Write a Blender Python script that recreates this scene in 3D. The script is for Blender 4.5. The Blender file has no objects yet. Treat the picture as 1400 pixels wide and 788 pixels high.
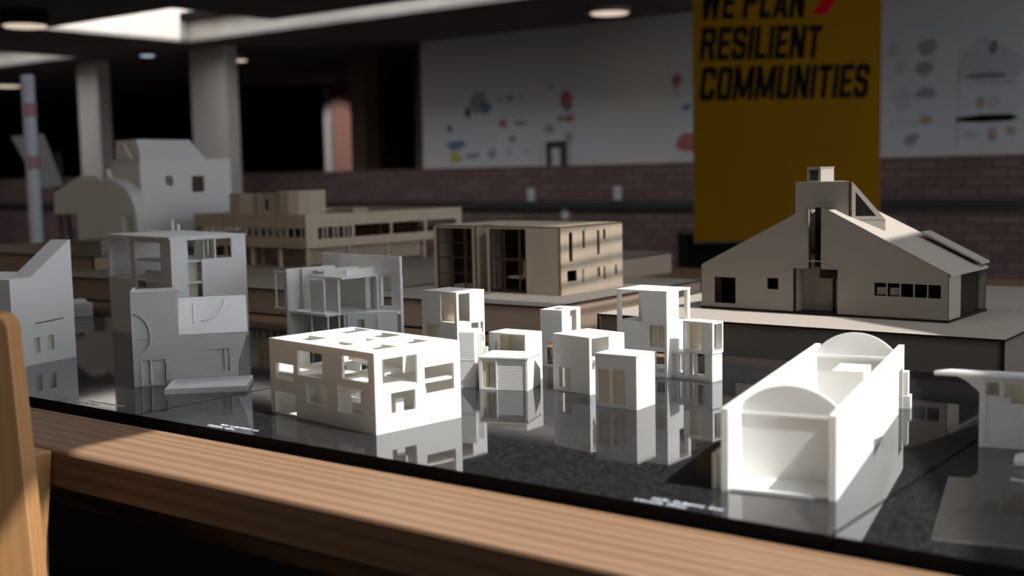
import bpy, bmesh, math, random
from mathutils import Vector, Matrix
from mathutils.geometry import tessellate_polygon

C = bpy.context.scene.collection
TZ = 0.75                       # height of the stone table top above the floor
RA = math.radians(-37.1)        # heading of the table and of the room
OX, OY = 0.0, 1.139             # origin of the table frame: a point on the near stone edge
E1 = (math.cos(RA), math.sin(RA)); E2 = (-E1[1], E1[0])

# ------------------------------------------------------------------ materials
def new_mat(name):
    m = bpy.data.materials.new(name); m.use_nodes = True
    nt = m.node_tree; nt.nodes.clear()
    out = nt.nodes.new('ShaderNodeOutputMaterial')
    return m, nt, out

def N(nt, typ, **kw):
    n = nt.nodes.new(typ)
    for k, v in kw.items(): setattr(n, k, v)
    return n

def principled(nt, col, rough, spec=0.5):
    b = N(nt, 'ShaderNodeBsdfPrincipled')
    b.inputs['Base Color'].default_value = (*col, 1)
    b.inputs['Roughness'].default_value = rough
    b.inputs['Specular IOR Level'].default_value = spec
    return b

def coords(nt, scale=(1, 1, 1)):
    tc = N(nt, 'ShaderNodeTexCoord'); mp = N(nt, 'ShaderNodeMapping')
    mp.inputs['Scale'].default_value = scale
    nt.links.new(tc.outputs['Object'], mp.inputs['Vector'])
    return mp.outputs['Vector']

def noisy(name, c1, c2, scale=(40, 40, 40), rough=0.7, spec=0.3, detail=4, bump=0.0, nscale=1.0):
    m, nt, out = new_mat(name)
    b = principled(nt, c1, rough, spec)
    v = coords(nt, scale)
    nz = N(nt, 'ShaderNodeTexNoise'); nz.inputs['Scale'].default_value = nscale; nz.inputs['Detail'].default_value = detail
    nt.links.new(v, nz.inputs['Vector'])
    r = N(nt, 'ShaderNodeValToRGB')
    r.color_ramp.elements[0].position = 0.3; r.color_ramp.elements[1].position = 0.7
    r.color_ramp.elements[0].color = (*c1, 1); r.color_ramp.elements[1].color = (*c2, 1)
    nt.links.new(nz.outputs['Fac'], r.inputs['Fac']); nt.links.new(r.outputs['Color'], b.inputs['Base Color'])
    if bump:
        bp = N(nt, 'ShaderNodeBump'); bp.inputs['Strength'].default_value = bump; bp.inputs['Distance'].default_value = 0.001
        nt.links.new(nz.outputs['Fac'], bp.inputs['Height']); nt.links.new(bp.outputs['Normal'], b.inputs['Normal'])
    nt.links.new(b.outputs['BSDF'], out.inputs['Surface'])
    return m

def pla(name, col, trans=(1, 0.92, 0.78), fac=0.2, layer=0.0012, strength=0.25):
    """white printed plastic: fine horizontal layer lines, a little light passes through"""
    m, nt, out = new_mat(name)
    b = principled(nt, col, 0.5, 0.3)
    v = coords(nt, (1, 1, 1))
    w = N(nt, 'ShaderNodeTexWave', wave_type='BANDS', bands_direction='Z')
    w.inputs['Scale'].default_value = 1.0 / layer / 3.18
    w.inputs['Distortion'].default_value = 0.08
    nt.links.new(v, w.inputs['Vector'])
    bp = N(nt, 'ShaderNodeBump'); bp.inputs['Strength'].default_value = strength; bp.inputs['Distance'].default_value = layer * 0.25
    nt.links.new(w.outputs['Fac'], bp.inputs['Height']); nt.links.new(bp.outputs['Normal'], b.inputs['Normal'])
    t = N(nt, 'ShaderNodeBsdfTranslucent'); t.inputs['Color'].default_value = (*trans, 1)
    mx = N(nt, 'ShaderNodeMixShader'); mx.inputs['Fac'].default_value = fac
    nt.links.new(b.outputs['BSDF'], mx.inputs[1]); nt.links.new(t.outputs['BSDF'], mx.inputs[2])
    nt.links.new(mx.outputs['Shader'], out.inputs['Surface'])
    return m

def wood(name, c1, c2, axis_scale, rough=0.5, ring=9.0):
    m, nt, out = new_mat(name)
    b = principled(nt, c1, rough, 0.35)
    v = coords(nt, axis_scale)
    n1 = N(nt, 'ShaderNodeTexNoise'); n1.inputs['Scale'].default_value = 1.0; n1.inputs['Detail'].default_value = 6
    nt.links.new(v, n1.inputs['Vector'])
    w = N(nt, 'ShaderNodeTexWave', wave_type='BANDS', bands_direction='DIAGONAL')
    w.inputs['Scale'].default_value = ring / 20; w.inputs['Distortion'].default_value = 5; w.inputs['Detail'].default_value = 2
    w.inputs['Detail Scale'].default_value = 0.6
    nt.links.new(v, w.inputs['Vector'])
    mix = N(nt, 'ShaderNodeMath', operation='MULTIPLY_ADD'); mix.inputs[1].default_value = 0.55
    nt.links.new(w.outputs['Fac'], mix.inputs[0])
    half = N(nt, 'ShaderNodeMath', operation='MULTIPLY'); half.inputs[1].default_value = 0.5
    nt.links.new(n1.outputs['Fac'], half.inputs[0]); nt.links.new(half.outputs[0], mix.inputs[2])
    r = N(nt, 'ShaderNodeValToRGB')
    r.color_ramp.elements[0].position = 0.15; r.color_ramp.elements[1].position = 0.75
    r.color_ramp.elements[0].color = (*c1, 1); r.color_ramp.elements[1].color = (*c2, 1)
    nt.links.new(mix.outputs[0], r.inputs['Fac']); nt.links.new(r.outputs['Color'], b.inputs['Base Color'])
    bp = N(nt, 'ShaderNodeBump'); bp.inputs['Strength'].default_value = 0.15; bp.inputs['Distance'].default_value = 0.001
    nt.links.new(mix.outputs[0], bp.inputs['Height']); nt.links.new(bp.outputs['Normal'], b.inputs['Normal'])
    nt.links.new(b.outputs['BSDF'], out.inputs['Surface'])
    return m

def brick(name):
    m, nt, out = new_mat(name)
    b = principled(nt, (0.1, 0.05, 0.04), 0.85, 0.2)
    tc = N(nt, 'ShaderNodeTexCoord'); sp = N(nt, 'ShaderNodeSeparateXYZ'); cb = N(nt, 'ShaderNodeCombineXYZ')
    nt.links.new(tc.outputs['Object'], sp.inputs[0])
    nt.links.new(sp.outputs['X'], cb.inputs['X']); nt.links.new(sp.outputs['Z'], cb.inputs['Y'])
    t = N(nt, 'ShaderNodeTexBrick')
    t.inputs['Color1'].default_value = (0.185, 0.115, 0.104, 1); t.inputs['Color2'].default_value = (0.25, 0.165, 0.15, 1)
    t.inputs['Mortar'].default_value = (0.10, 0.07, 0.066, 1)
    t.inputs['Scale'].default_value = 1; t.inputs['Brick Width'].default_value = 0.2
    t.inputs['Row Height'].default_value = 0.067; t.inputs['Mortar Size'].default_value = 0.006
    nt.links.new(cb.outputs[0], t.inputs['Vector']); nt.links.new(t.outputs['Color'], b.inputs['Base Color'])
    nt.links.new(b.outputs['BSDF'], out.inputs['Surface'])
    return m

def granite(name):
    m, nt, out = new_mat(name)
    b = principled(nt, (0.02, 0.02, 0.02), 0.04, 0.55)
    b.inputs['IOR'].default_value = 1.55
    v = coords(nt, (1, 1, 1))
    vo = N(nt, 'ShaderNodeTexVoronoi'); vo.inputs['Scale'].default_value = 720
    nz = N(nt, 'ShaderNodeTexNoise'); nz.inputs['Scale'].default_value = 130; nz.inputs['Detail'].default_value = 6
    n2 = N(nt, 'ShaderNodeTexNoise'); n2.inputs['Scale'].default_value = 520; n2.inputs['Detail'].default_value = 2
    for q in (vo, nz, n2): nt.links.new(v, q.inputs['Vector'])
    ad = N(nt, 'ShaderNodeMath', operation='MULTIPLY'); nt.links.new(nz.outputs['Fac'], ad.inputs[0]); nt.links.new(n2.outputs['Fac'], ad.inputs[1])
    r = N(nt, 'ShaderNodeValToRGB')
    r.color_ramp.elements[0].position = 0.12; r.color_ramp.elements[0].color = (0.009, 0.009, 0.009, 1)
    r.color_ramp.elements[1].position = 0.42; r.color_ramp.elements[1].color = (0.026, 0.026, 0.027, 1)
    nt.links.new(ad.outputs[0], r.inputs['Fac'])
    r2 = N(nt, 'ShaderNodeValToRGB')
    r2.color_ramp.elements[0].position = 0.86; r2.color_ramp.elements[0].color = (0, 0, 0, 1)
    r2.color_ramp.elements[1].position = 0.97; r2.color_ramp.elements[1].color = (0.06, 0.06, 0.064, 1)
    sp = N(nt, 'ShaderNodeSeparateColor'); nt.links.new(vo.outputs['Color'], sp.inputs[0]); nt.links.new(sp.outputs[0], r2.inputs['Fac'])
    mx = N(nt, 'ShaderNodeMix', data_type='RGBA', blend_type='ADD'); mx.inputs['Factor'].default_value = 1
    nt.links.new(r.outputs['Color'], mx.inputs['A']); nt.links.new(r2.outputs['Color'], mx.inputs['B'])
    nt.links.new(mx.outputs['Result'], b.inputs['Base Color'])
    nt.links.new(b.outputs['BSDF'], out.inputs['Surface'])
    return m

def emis(name, col, s):
    m, nt, out = new_mat(name)
    e = N(nt, 'ShaderNodeEmission'); e.inputs['Color'].default_value = (*col, 1); e.inputs['Strength'].default_value = s
    nt.links.new(e.outputs[0], out.inputs['Surface'])
    return m

M = {}
M['white'] = pla('white_print', (0.86, 0.86, 0.85))
M['ribbed'] = pla('white_print_coarse_layers', (0.80, 0.80, 0.79), layer=0.0019, strength=0.45)
M['ivory'] = pla('light_tinted_print', (0.82, 0.78, 0.68), trans=(1, 0.90, 0.74), fac=0.45)  # white print tinted cream for the light passing through thin walls
M['greyprint'] = pla('dull_white_print', (0.70, 0.70, 0.69), layer=0.002, strength=0.7)
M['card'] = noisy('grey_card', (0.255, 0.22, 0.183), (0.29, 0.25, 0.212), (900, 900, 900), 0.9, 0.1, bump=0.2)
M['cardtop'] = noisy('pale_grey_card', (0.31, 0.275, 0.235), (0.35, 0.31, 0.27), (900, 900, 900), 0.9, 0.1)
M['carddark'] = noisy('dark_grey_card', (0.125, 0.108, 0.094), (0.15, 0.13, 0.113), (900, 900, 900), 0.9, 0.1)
M['boardpale'] = noisy('tan_board', (0.46, 0.35, 0.265), (0.52, 0.40, 0.31), (500, 500, 500), 0.9, 0.1)
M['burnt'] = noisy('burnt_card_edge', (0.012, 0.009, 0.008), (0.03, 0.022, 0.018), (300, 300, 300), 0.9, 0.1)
M['ply'] = noisy('birch_ply', (0.47, 0.375, 0.28), (0.53, 0.43, 0.33), (60, 60, 6), 0.7, 0.2)
M['plyburn'] = noisy('scorched_ply_edge', (0.13, 0.06, 0.025), (0.20, 0.10, 0.045), (200, 200, 60), 0.8, 0.1)
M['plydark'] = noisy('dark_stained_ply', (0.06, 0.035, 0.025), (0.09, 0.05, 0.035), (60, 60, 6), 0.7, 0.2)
M['board'] = noisy('brown_board', (0.33, 0.25, 0.19), (0.38, 0.29, 0.225), (500, 500, 500), 0.9, 0.1)
M['timber'] = wood('douglas_fir', (0.19, 0.105, 0.055), (0.275, 0.168, 0.10), (1.2, 75, 75))
M['timberend'] = wood('douglas_fir_post', (0.42, 0.215, 0.085), (0.47, 0.245, 0.10), (90, 90, 2.0))
M['darkwood'] = wood('dark_timber', (0.05, 0.03, 0.02), (0.09, 0.055, 0.035), (2.0, 60, 60))
M['granite'] = granite('polished_black_granite')
M['blackedge'] = noisy('black_edge', (0.006, 0.006, 0.006), (0.01, 0.01, 0.01), rough=0.8, spec=0.1)
M['brick'] = brick('dark_red_brick')
M['plaster'] = noisy('off_white_board', (0.70, 0.655, 0.615), (0.73, 0.685, 0.645), (3, 3, 3), 0.85, 0.2)
M['paper'] = noisy('white_paper', (0.66, 0.65, 0.66), (0.70, 0.69, 0.70), (5, 5, 5), 0.8, 0.2)
M['concrete'] = noisy('board_marked_concrete', (0.47, 0.425, 0.375), (0.54, 0.49, 0.435), (4, 4, 1.2), 0.85, 0.2)
M['darkceil'] = noisy('dark_ceiling', (0.20, 0.18, 0.165), (0.25, 0.225, 0.205), (3, 3, 3), 0.9, 0.1)
M['black'] = noisy('matt_black', (0.008, 0.007, 0.007), (0.012, 0.01, 0.01), (5, 5, 5), 0.9, 0.1)
M['carpet'] = noisy('dark_carpet', (0.03, 0.025, 0.025), (0.045, 0.04, 0.038), (200, 200, 200), 0.95, 0.05)
M['yellow'] = noisy('yellow_banner_cloth', (0.225, 0.106, 0.003), (0.24, 0.115, 0.0035), (4, 4, 4), 0.8, 0.05)
M['ink'] = noisy('black_ink', (0.008, 0.006, 0.004), (0.012, 0.009, 0.006), rough=0.85, spec=0.05)
M['redink'] = noisy('red_ink', (0.42, 0.003, 0.012), (0.46, 0.005, 0.015), rough=0.8, spec=0.05)
M['lettering'] = noisy('pale_vinyl_lettering', (0.62, 0.65, 0.72), (0.68, 0.72, 0.78), rough=0.6, spec=0.2)
M['metal'] = noisy('dark_grey_metal', (0.05, 0.05, 0.05), (0.06, 0.06, 0.06), rough=0.5)
M['tube'] = noisy('white_tube', (0.66, 0.72, 0.84), (0.74, 0.80, 0.90), rough=0.35)
M['redband'] = noisy('red_band', (0.50, 0.27, 0.32), (0.54, 0.30, 0.35), rough=0.4)
M['glass'] = None
M['lampwarm'] = emis('lit_warm_diffuser', (1, 0.82, 0.66), 0.75)
M['lampcool'] = emis('lit_cool_diffuser', (0.75, 0.87, 1), 0.6)
M['pinkbrick'] = noisy('pink_brick', (0.42, 0.22, 0.19), (0.50, 0.28, 0.25), (30, 30, 60), 0.85, 0.2)
for nm, c in dict(sk_grey=(0.30, 0.31, 0.32), sk_blue=(0.16, 0.22, 0.34), sk_dark=(0.13, 0.13, 0.135), sk_red=(0.42, 0.14, 0.15), sk_yellow=(0.5, 0.42, 0.12),
                  sk_tan=(0.42, 0.32, 0.25), sk_pale=(0.5, 0.5, 0.51)).items():
    M[nm] = noisy('print_' + nm[3:], c, tuple(min(1, v * 1.25) for v in c), (40, 40, 40), 0.8, 0.2)

# glass for the skylights' frames is left clear: a thin pane
def glassmat():
    m, nt, out = new_mat('thin_glass')
    t = N(nt, 'ShaderNodeBsdfTransparent'); g = N(nt, 'ShaderNodeBsdfGlossy'); g.inputs['Roughness'].default_value = 0.02
    mx = N(nt, 'ShaderNodeMixShader'); mx.inputs['Fac'].default_value = 0.05
    nt.links.new(t.outputs[0], mx.inputs[1]); nt.links.new(g.outputs[0], mx.inputs[2]); nt.links.new(mx.outputs[0], out.inputs['Surface'])
    return m
M['glass'] = glassmat()

# ------------------------------------------------------------------ mesh builder
AX = {'x': lambda u, v, w: (w, u, v), 'y': lambda u, v, w: (u, w, v), 'z': lambda u, v, w: (u, v, w)}

class MB:
    """collects shapes and links them as ONE mesh object"""
    def __init__(s): s.v = []; s.f = []; s.m = []; s.marks = []
    def add(s, verts, faces, mat=0):
        k = len(s.v); s.marks.append((k, len(s.f))); s.v += [tuple(p) for p in verts]
        s.f += [tuple(i + k for i in f) for f in faces]
        s.m += [mat] * len(faces) if isinstance(mat, int) else list(mat)
        return s
    def box(s, x0, x1, y0, y1, z0, z1, mat=0):
        v = [(x, y, z) for z in (z0, z1) for y in (y0, y1) for x in (x0, x1)]
        return s.add(v, [(0, 2, 3, 1), (4, 5, 7, 6), (0, 1, 5, 4), (2, 6, 7, 3), (0, 4, 6, 2), (1, 3, 7, 5)], mat)
    def wall(s, ax, pos, th, u0, u1, v0, v1, holes=(), mat=0, side=None):
        """flat slab at ax=pos..pos+th with rectangular holes (u0,u1,v0,v1)"""
        side = mat if side is None else side
        us = sorted({u0, u1, *[min(max(h[i], u0), u1) for h in holes for i in (0, 1)]})
        vs = sorted({v0, v1, *[min(max(h[i], v0), v1) for h in holes for i in (2, 3)]})
        nu, nv = len(us) - 1, len(vs) - 1
        def solid(i, j):
            if not (0 <= i < nu and 0 <= j < nv): return False
            cu, cv = (us[i] + us[i + 1]) / 2, (vs[j] + vs[j + 1]) / 2
            return not any(h[0] < cu < h[1] and h[2] < cv < h[3] for h in holes)
        g = AX[ax]; idx = {}; V = []; F = []; mm = []
        def vid(i, j, k):
            key = (i, j, k)
            if key not in idx: idx[key] = len(V); V.append(g(us[i], vs[j], pos + th * k))
            return idx[key]
        for i in range(nu):
            for j in range(nv):
                if not solid(i, j): continue
                for k in (0, 1):
                    F.append((vid(i, j, k), vid(i + 1, j, k), vid(i + 1, j + 1, k), vid(i, j + 1, k))); mm.append(mat)
                for di, dj, a, b in ((-1, 0, (i, j), (i, j + 1)), (1, 0, (i + 1, j), (i + 1, j + 1)), (0, -1, (i, j), (i + 1, j)), (0, 1, (i, j + 1), (i + 1, j + 1))):
                    if not solid(i + di, j + dj):
                        F.append((vid(*a, 0), vid(*b, 0), vid(*b, 1), vid(*a, 1))); mm.append(side)
        return s.add(V, F, mm)
    def prism(s, ax, pos, th, outer, holes=(), mat=0, side=None):
        """any polygon with holes, given thickness th along ax"""
        side = mat if side is None else side
        loops = [list(outer)] + [list(h) for h in holes]; g = AX[ax]
        pts = [p for l in loops for p in l]; n = len(pts)
        tri = tessellate_polygon([[Vector((p[0], p[1], 0)) for p in l] for l in loops])
        V = [g(p[0], p[1], pos) for p in pts] + [g(p[0], p[1], pos + th) for p in pts]
        F = [tuple(t) for t in tri] + [tuple(i + n for i in t) for t in tri]; mm = [mat] * len(F); k = 0
        for l in loops:
            for i in range(len(l)):
                a, b = k + i, k + (i + 1) % len(l)
                F.append((a, b, b + n, a + n)); mm.append(side)
            k += len(l)
        return s.add(V, F, mm)
    def tube(s, p, q, r0, r1=None, n=14, mat=0):
        r1 = r0 if r1 is None else r1
        p, q = Vector(p), Vector(q); d = (q - p).normalized()
        a = d.orthogonal().normalized(); b = d.cross(a)
        V = [p + (a * math.cos(t) + b * math.sin(t)) * r0 for t in [2 * math.pi * i / n for i in range(n)]]
        V += [q + (a * math.cos(t) + b * math.sin(t)) * r1 for t in [2 * math.pi * i / n for i in range(n)]]
        F = [(i, (i + 1) % n, n + (i + 1) % n, n + i) for i in range(n)] + [tuple(range(n)), tuple(range(n, 2 * n))]
        return s.add(V, F, mat)
    def ribbon(s, pts, th, z0, z1, mat=0):
        """thin upright wall following a plan polyline"""
        L = []; R = []
        for i, p in enumerate(pts):
            a = Vector(pts[max(i - 1, 0)]); b = Vector(pts[min(i + 1, len(pts) - 1)])
            d = (b - a).normalized(); n = Vector((-d.y, d.x)) * th / 2
            L.append(Vector(p) + n); R.append(Vector(p) - n)
        return s.prism('z', z0, z1 - z0, [tuple(p) for p in L] + [tuple(p) for p in reversed(R)], mat=mat)
    def build(s, name, mats, parent=None, bevel=0.0, smooth=False):
        me = bpy.data.meshes.new(name); me.from_pydata(s.v, [], s.f)
        for m in (mats if isinstance(mats, (list, tuple)) else [mats]): me.materials.append(m)
        for p, k in zip(me.polygons, s.m): p.material_index = k
        bm = bmesh.new(); bm.from_mesh(me); bmesh.ops.recalc_face_normals(bm, faces=bm.faces)
        bm.to_mesh(me); bm.free()
        if smooth:
            for p in me.polygons: p.use_smooth = True
        o = bpy.data.objects.new(name, me); C.objects.link(o)
        if parent: o.parent = parent
        if bevel:
            b = o.modifiers.new('bevel', 'BEVEL'); b.width = bevel; b.segments = 2; b.limit_method = 'ANGLE'
        return o

def tag(o, label, cat, group=None, kind=None):
    if label: o['label'] = label
    if cat: o['category'] = cat
    if group: o['group'] = group
    if kind: o['kind'] = kind
    return o

def thing(name, label, cat, loc=(0, 0, 0), rot=0.0, group=None):
    o = bpy.data.objects.new(name, None); C.objects.link(o); o.empty_display_size = 0.02
    o.location = loc; o.rotation_euler = (0, 0, rot)
    return tag(o, label, cat, group)

def part(mb, name, mats, parent, label=None, each=False, **k):
    if each and len(mb.marks) > 1:          # one object for every piece
        ends = mb.marks[1:] + [(len(mb.v), len(mb.f))]
        for (v0, f0), (v1, f1) in zip(mb.marks, ends):
            q = MB(); q.add(mb.v[v0:v1], [tuple(i - v0 for i in f) for f in mb.f[f0:f1]], mb.m[f0:f1])
            part(q, name, mats, parent, label, **k)
        return None
    o = mb.build(name, mats, parent, **k)
    if label: o['label'] = label
    return o

def S(s, t, z):                 # table frame -> world
    return (OX + s * E1[0] + t * E2[0], OY + s * E1[1] + t * E2[1], TZ + z)

def yaw_thing(name, label, cat, x, y, yaw, z=0.0, group=None):
    # local X runs back-right, local Y back-left, the origin is the corner nearest the camera
    return thing(name, label, cat, (x, y, TZ + z), math.radians(90 - yaw), group)

def room(o):                    # mesh given in table coordinates (s, t, z above the table top)
    o.location = (OX, OY, TZ); o.rotation_euler = (0, 0, RA); return o

def struct(name, mb, mat, **k):
    return tag(room(mb.build(name, mat, **k)), None, None, kind='structure')

W = M['white']
TH = 0.0016                     # wall thickness of the small prints
PG = 'small white printed cube houses'

# ------------------------------------------------------------------ the table
table = thing('display_table', 'long timber table inlaid with polished black granite, carrying all the building models', 'table', S(0, 0, -TZ), RA)
z0 = TZ
SX0, SX1 = -3.6, 1.25
seams = [-3.5, -2.50, -1.555, -0.61, 0.322, 1.25]
for i in range(5):
    mb = MB(); g = 0.0016
    mb.wall('z', z0 - 0.02, 0.02, seams[i] + g, seams[i + 1] - g, 0.0, 0.75, mat=0, side=1)
    part(mb, 'granite_slab', [M['granite'], M['blackedge']], table)
mb = MB(); mb.box(-3.5, 1.25, 0.004, 0.746, z0 - 0.05, z0 - 0.0205); part(mb, 'slab_bed', M['blackedge'], table)
mb = MB(); mb.box(-3.6, 1.4, -0.142, -0.006, z0 - 0.058, z0 - 0.012); part(mb, 'rail', M['timber'], table, bevel=0.004)
mb = MB(); mb.box(-3.6, 1.4, 0.756, 0.842, z0 - 0.058, z0 - 0.012); part(mb, 'rail', M['timber'], table, bevel=0.004)
mb = MB(); mb.box(-3.6, 1.4, 0.8425, 2.45, z0 - 0.058, z0 - 0.0122); part(mb, 'rear_board', M['timber'], table, bevel=0.002)
mb = MB(); mb.box(1.256, 1.4, -0.005, 0.755, z0 - 0.058, z0 - 0.012); part(mb, 'end_rail', M['timber'], table, bevel=0.004)
mb = MB(); mb.box(-3.5, 1.3, 0.03, 0.09, z0 - 0.16, z0 - 0.0585); part(mb, 'apron', M['darkwood'], table)
for s_, t_ in ((1.2, 0.1), (1.2, 2.3), (-3.4, 0.1), (-3.4, 2.3), (-1.2, 2.3)):
    mb = MB(); mb.box(s_ - 0.05, s_ + 0.05, t_ - 0.05, t_ + 0.05, 0, z0 - 0.059); part(mb, 'leg', M['darkwood'], table, bevel=0.004)
# near leg with its splayed head, beside the rail end
mb = MB()
hd = [(-0.70, z0 - 0.0125), (-0.574, z0 - 0.0125), (-0.592, z0 - 0.12), (-0.625, 0.0), (-0.72, 0.0)]
mb.prism('y', -0.185, 0.042, hd)
part(mb, 'leg', M['timberend'], table, bevel=0.003)

# upright post at the left edge
post = thing('timber_post', 'upright orange-brown timber post at the left edge in front of the table', 'post', (-0.514, 1.2, 0), 0.0)
mb = MB()
mb.prism('y', 0, 0.034, [(-0.16, 0), (0.041, 0), (-0.0005, TZ + 0.155), (-0.003, TZ + 0.162), (-0.010, TZ + 0.167), (-0.16, TZ + 0.185)])
part(mb, 'upright', M['timberend'], post, bevel=0.004)

# white lettering on the stone: two short lines of small characters
def lettering(s0, s1, t0, label, seed, n2=0.6, tilt=0.0):
    rnd = random.Random(seed); mb = MB(); hgt = 0.0065
    def line(a, b, t):
        x = a
        while x < b:
            for _ in range(rnd.randint(3, 8)):
                if x > b: break
                w = rnd.uniform(0.0028, 0.0042); kind = rnd.randint(0, 4); st_ = 0.0011; hh = hgt * (1 if rnd.random() < 0.3 else 0.72)
                zz = (0.0001, 0.0004)
                mb.box(x, x + st_, t, t + hh, *zz)
                if kind in (0, 2): mb.box(x + w - st_, x + w, t, t + hh * rnd.choice((0.6, 1)), *zz)
                if kind in (0, 1, 3): mb.box(x + st_, x + w, t + hh - st_, t + hh, *zz)
                if kind in (1, 2, 4): mb.box(x + st_, x + w, t, t + st_, *zz)
                if kind == 3: mb.box(x + st_, x + w * 0.8, t + hh * 0.45, t + hh * 0.45 + st_, *zz)
                x += w + 0.0012
            x += 0.004
    line(s0 + 0.012, s1, t0 + 0.0105); line(s0, s0 + (s1 - s0) * n2, t0)
    o = room(mb.build('stone_lettering', M['lettering']))
    return tag(o, label, 'lettering', 'white lettering on the granite')
lettering(-0.768, -0.678, 0.012, 'small white lettering on the granite near the sloped-roof house at left', 1)
lettering(-0.478, -0.400, 0.006, 'small white lettering on the granite left of the white house with square windows', 2)
lettering(0.132, 0.216, 0.004, 'small white lettering on the granite edge left of the long white vaulted model', 3)
lettering(0.396, 0.47, 0.256, 'small white lettering on the granite below the right-edge canopy model', 4)

# ------------------------------------------------------------------ white house with square openings (front)
h = yaw_thing('punched_cube_house', 'white printed house model with irregular square openings in walls and roof, front of table', 'building model', -0.1612, 1.3569, 45.4)
a, b, c, th = 0.2176, 0.1335, 0.0964, 0.0035
part(MB().wall('x', 0, th, 0, a, 0, c, [(0.165, 0.2035, 0.0444, 0.0657), (0.1029, 0.1555, 0.0549, 0.0858), (0.1611, 0.2076, 0.0012, 0.0290), (0.0942, 0.1376, 0.0222, 0.0471), (0.0234, 0.0727, 0.0189, 0.0509), (0.0122, 0.0619, 0.0601, 0.0881)]), 'front_wall', W, h)
part(MB().wall('y', 0, th, th, b, 0, c, [(0.0114, 0.0647, 0.0516, 0.0879), (0.0758, 0.1231, 0.0375, 0.0703), (0.0234, 0.0606, 0.0216, 0.0462)]), 'side_wall', W, h)
part(MB().wall('x', b - th, th, th, a - th, 0, c - th, [(0.045, 0.065, 0.066, 0.085), (0.165, 0.20, 0.012, 0.05)]), 'rear_wall', W, h)
part(MB().wall('y', a - th, th, th, b, 0, c - th, [(0.06, 0.09, 0.055, 0.08), (0.09, 0.12, 0.02, 0.045)]), 'side_wall', W, h)
part(MB().wall('z', c - th, th, th, b - th * 0, th, a, [(0.018, 0.045, 0.152, 0.194), (0.088, 0.129, 0.170, 0.206), (0.018, 0.035, 0.080, 0.114), (0.052, 0.074, 0.090, 0.110), (0.090, 0.122, 0.096, 0.139), (0.021, 0.053, 0.021, 0.054), (0.079, 0.109, 0.027, 0.059)]), 'roof', W, h)
part(MB().wall('z', 0.0, 0.0012, th, b - th, th, a - th), 'floor_plate', W, h, each=True)
part(MB().wall('z', 0.050, 0.003, th, b - th, th, a - th, [(0.07, 0.125, 0.012, 0.09), (0.012, 0.05, 0.10, 0.158), (0.07, 0.12, 0.13, 0.2)]), 'floor_plate', W, h, each=True)
part(MB().wall('y', 0.085, 0.003, th, 0.085, 0.0012, 0.05, [(0.03, 0.055, 0.0, 0.035)]), 'partition', W, h)
part(MB().wall('x', 0.07, 0.003, 0.088, a - th, 0.0012, 0.05, [(0.12, 0.15, 0.012, 0.04)]), 'partition', W, h)
part(MB().wall('y', 0.07, 0.003, 0.05, b - th, 0.053, c - th, [(0.07, 0.1, 0.053, 0.082)]), 'partition', W, h)
part(MB().box(0.018, 0.03, 0.024, 0.036, 0.0012, 0.05).box(0.04, 0.052, 0.012, 0.022, 0.0012, 0.035).box(0.078, 0.086, 0.010, 0.018, 0.0012, 0.047), 'stair_block', W, h, each=True)

# ------------------------------------------------------------------ cube with two doors (nearest small cube)
h = yaw_thing('cube_house', 'nearest small white cube house with two tall ivory door panels in its shaded face', 'building model', 0.1537, 1.4700, 35.38, group=PG)
a, b, c = 0.0602, 0.0485, 0.0688
part(MB().wall('x', 0, TH, 0, a, 0, c, [(0.0397, 0.0574, 0.0052, 0.0495), (0.0164, 0.0353, 0.0045, 0.0495)]), 'front_wall', W, h)
part(MB().wall('y', 0, TH, TH, b, 0, c), 'side_wall', W, h)
part(MB().wall('x', b - TH, TH, TH, a, 0, c - TH).wall('y', a - TH, TH, TH, b - TH, 0, c - TH), 'rear_wall', W, h)
part(MB().box(-0.0006, b, -0.0006, a + 0.0006, c - TH, c), 'roof', W, h)
part(MB().box(TH, b - TH, TH, a - TH, 0, 0.004), 'floor_plate', W, h, each=True)
for y0, y1 in ((0.0397, 0.0574), (0.0164, 0.0353)):
    part(MB().box(0.0045, 0.0055, y0 - 0.002, y1 + 0.0015, 0.004, 0.052), 'door_panel', M['ivory'], h, 'ivory door panel')

# ------------------------------------------------------------------ cube with open top corner
h = yaw_thing('cube_house', 'white cube house with open top corner and small low window, behind the nearest cube', 'building model', 0.1021, 1.5782, 48.4, group=PG)
a, b, c = 0.0711, 0.0688, 0.0784
part(MB().wall('x', 0, TH, 0, a, 0, c, [(0.0355, 0.060, 0.0030, 0.0335)]), 'front_wall', W, h)
part(MB().wall('y', 0, TH, TH, b, 0, c, [(0.0045, 0.0381, 0.0475, 0.0765)]), 'side_wall', W, h)
part(MB().wall('x', b - TH, TH, TH, a, 0, c - TH, [(0.02, 0.05, 0.02, 0.06)]).wall('y', a - TH, TH, TH, b - TH, 0, c - TH, [(0.01, 0.04, 0.0, 0.035)]), 'rear_wall', W, h)
part(MB().box(TH, b, TH, a, c - TH, c), 'roof', W, h)
part(MB().wall('z', 0.0455, TH, TH, b - TH, TH, a - TH).wall('z', 0.0, 0.002, TH, b - TH, TH, a - TH), 'floor_plate', W, h, each=True)
part(MB().box(0.006, 0.010, -0.0045, 0.004, 0.040, 0.0475).box(0.0035, 0.0065, 0.002, 0.005, 0.047, 0.0766), 'post', W, h, each=True)
part(MB().wall('x', 0.04, TH, TH, a - TH, 0.0471, c - TH), 'partition', W, h)
part(MB().box(0.0, 0.012, 0.047, 0.049, 0.0, 0.0335).box(0.0, 0.012, 0.0355, 0.060, 0.0325, 0.0345), 'window_frame', W, h, each=True)

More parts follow.
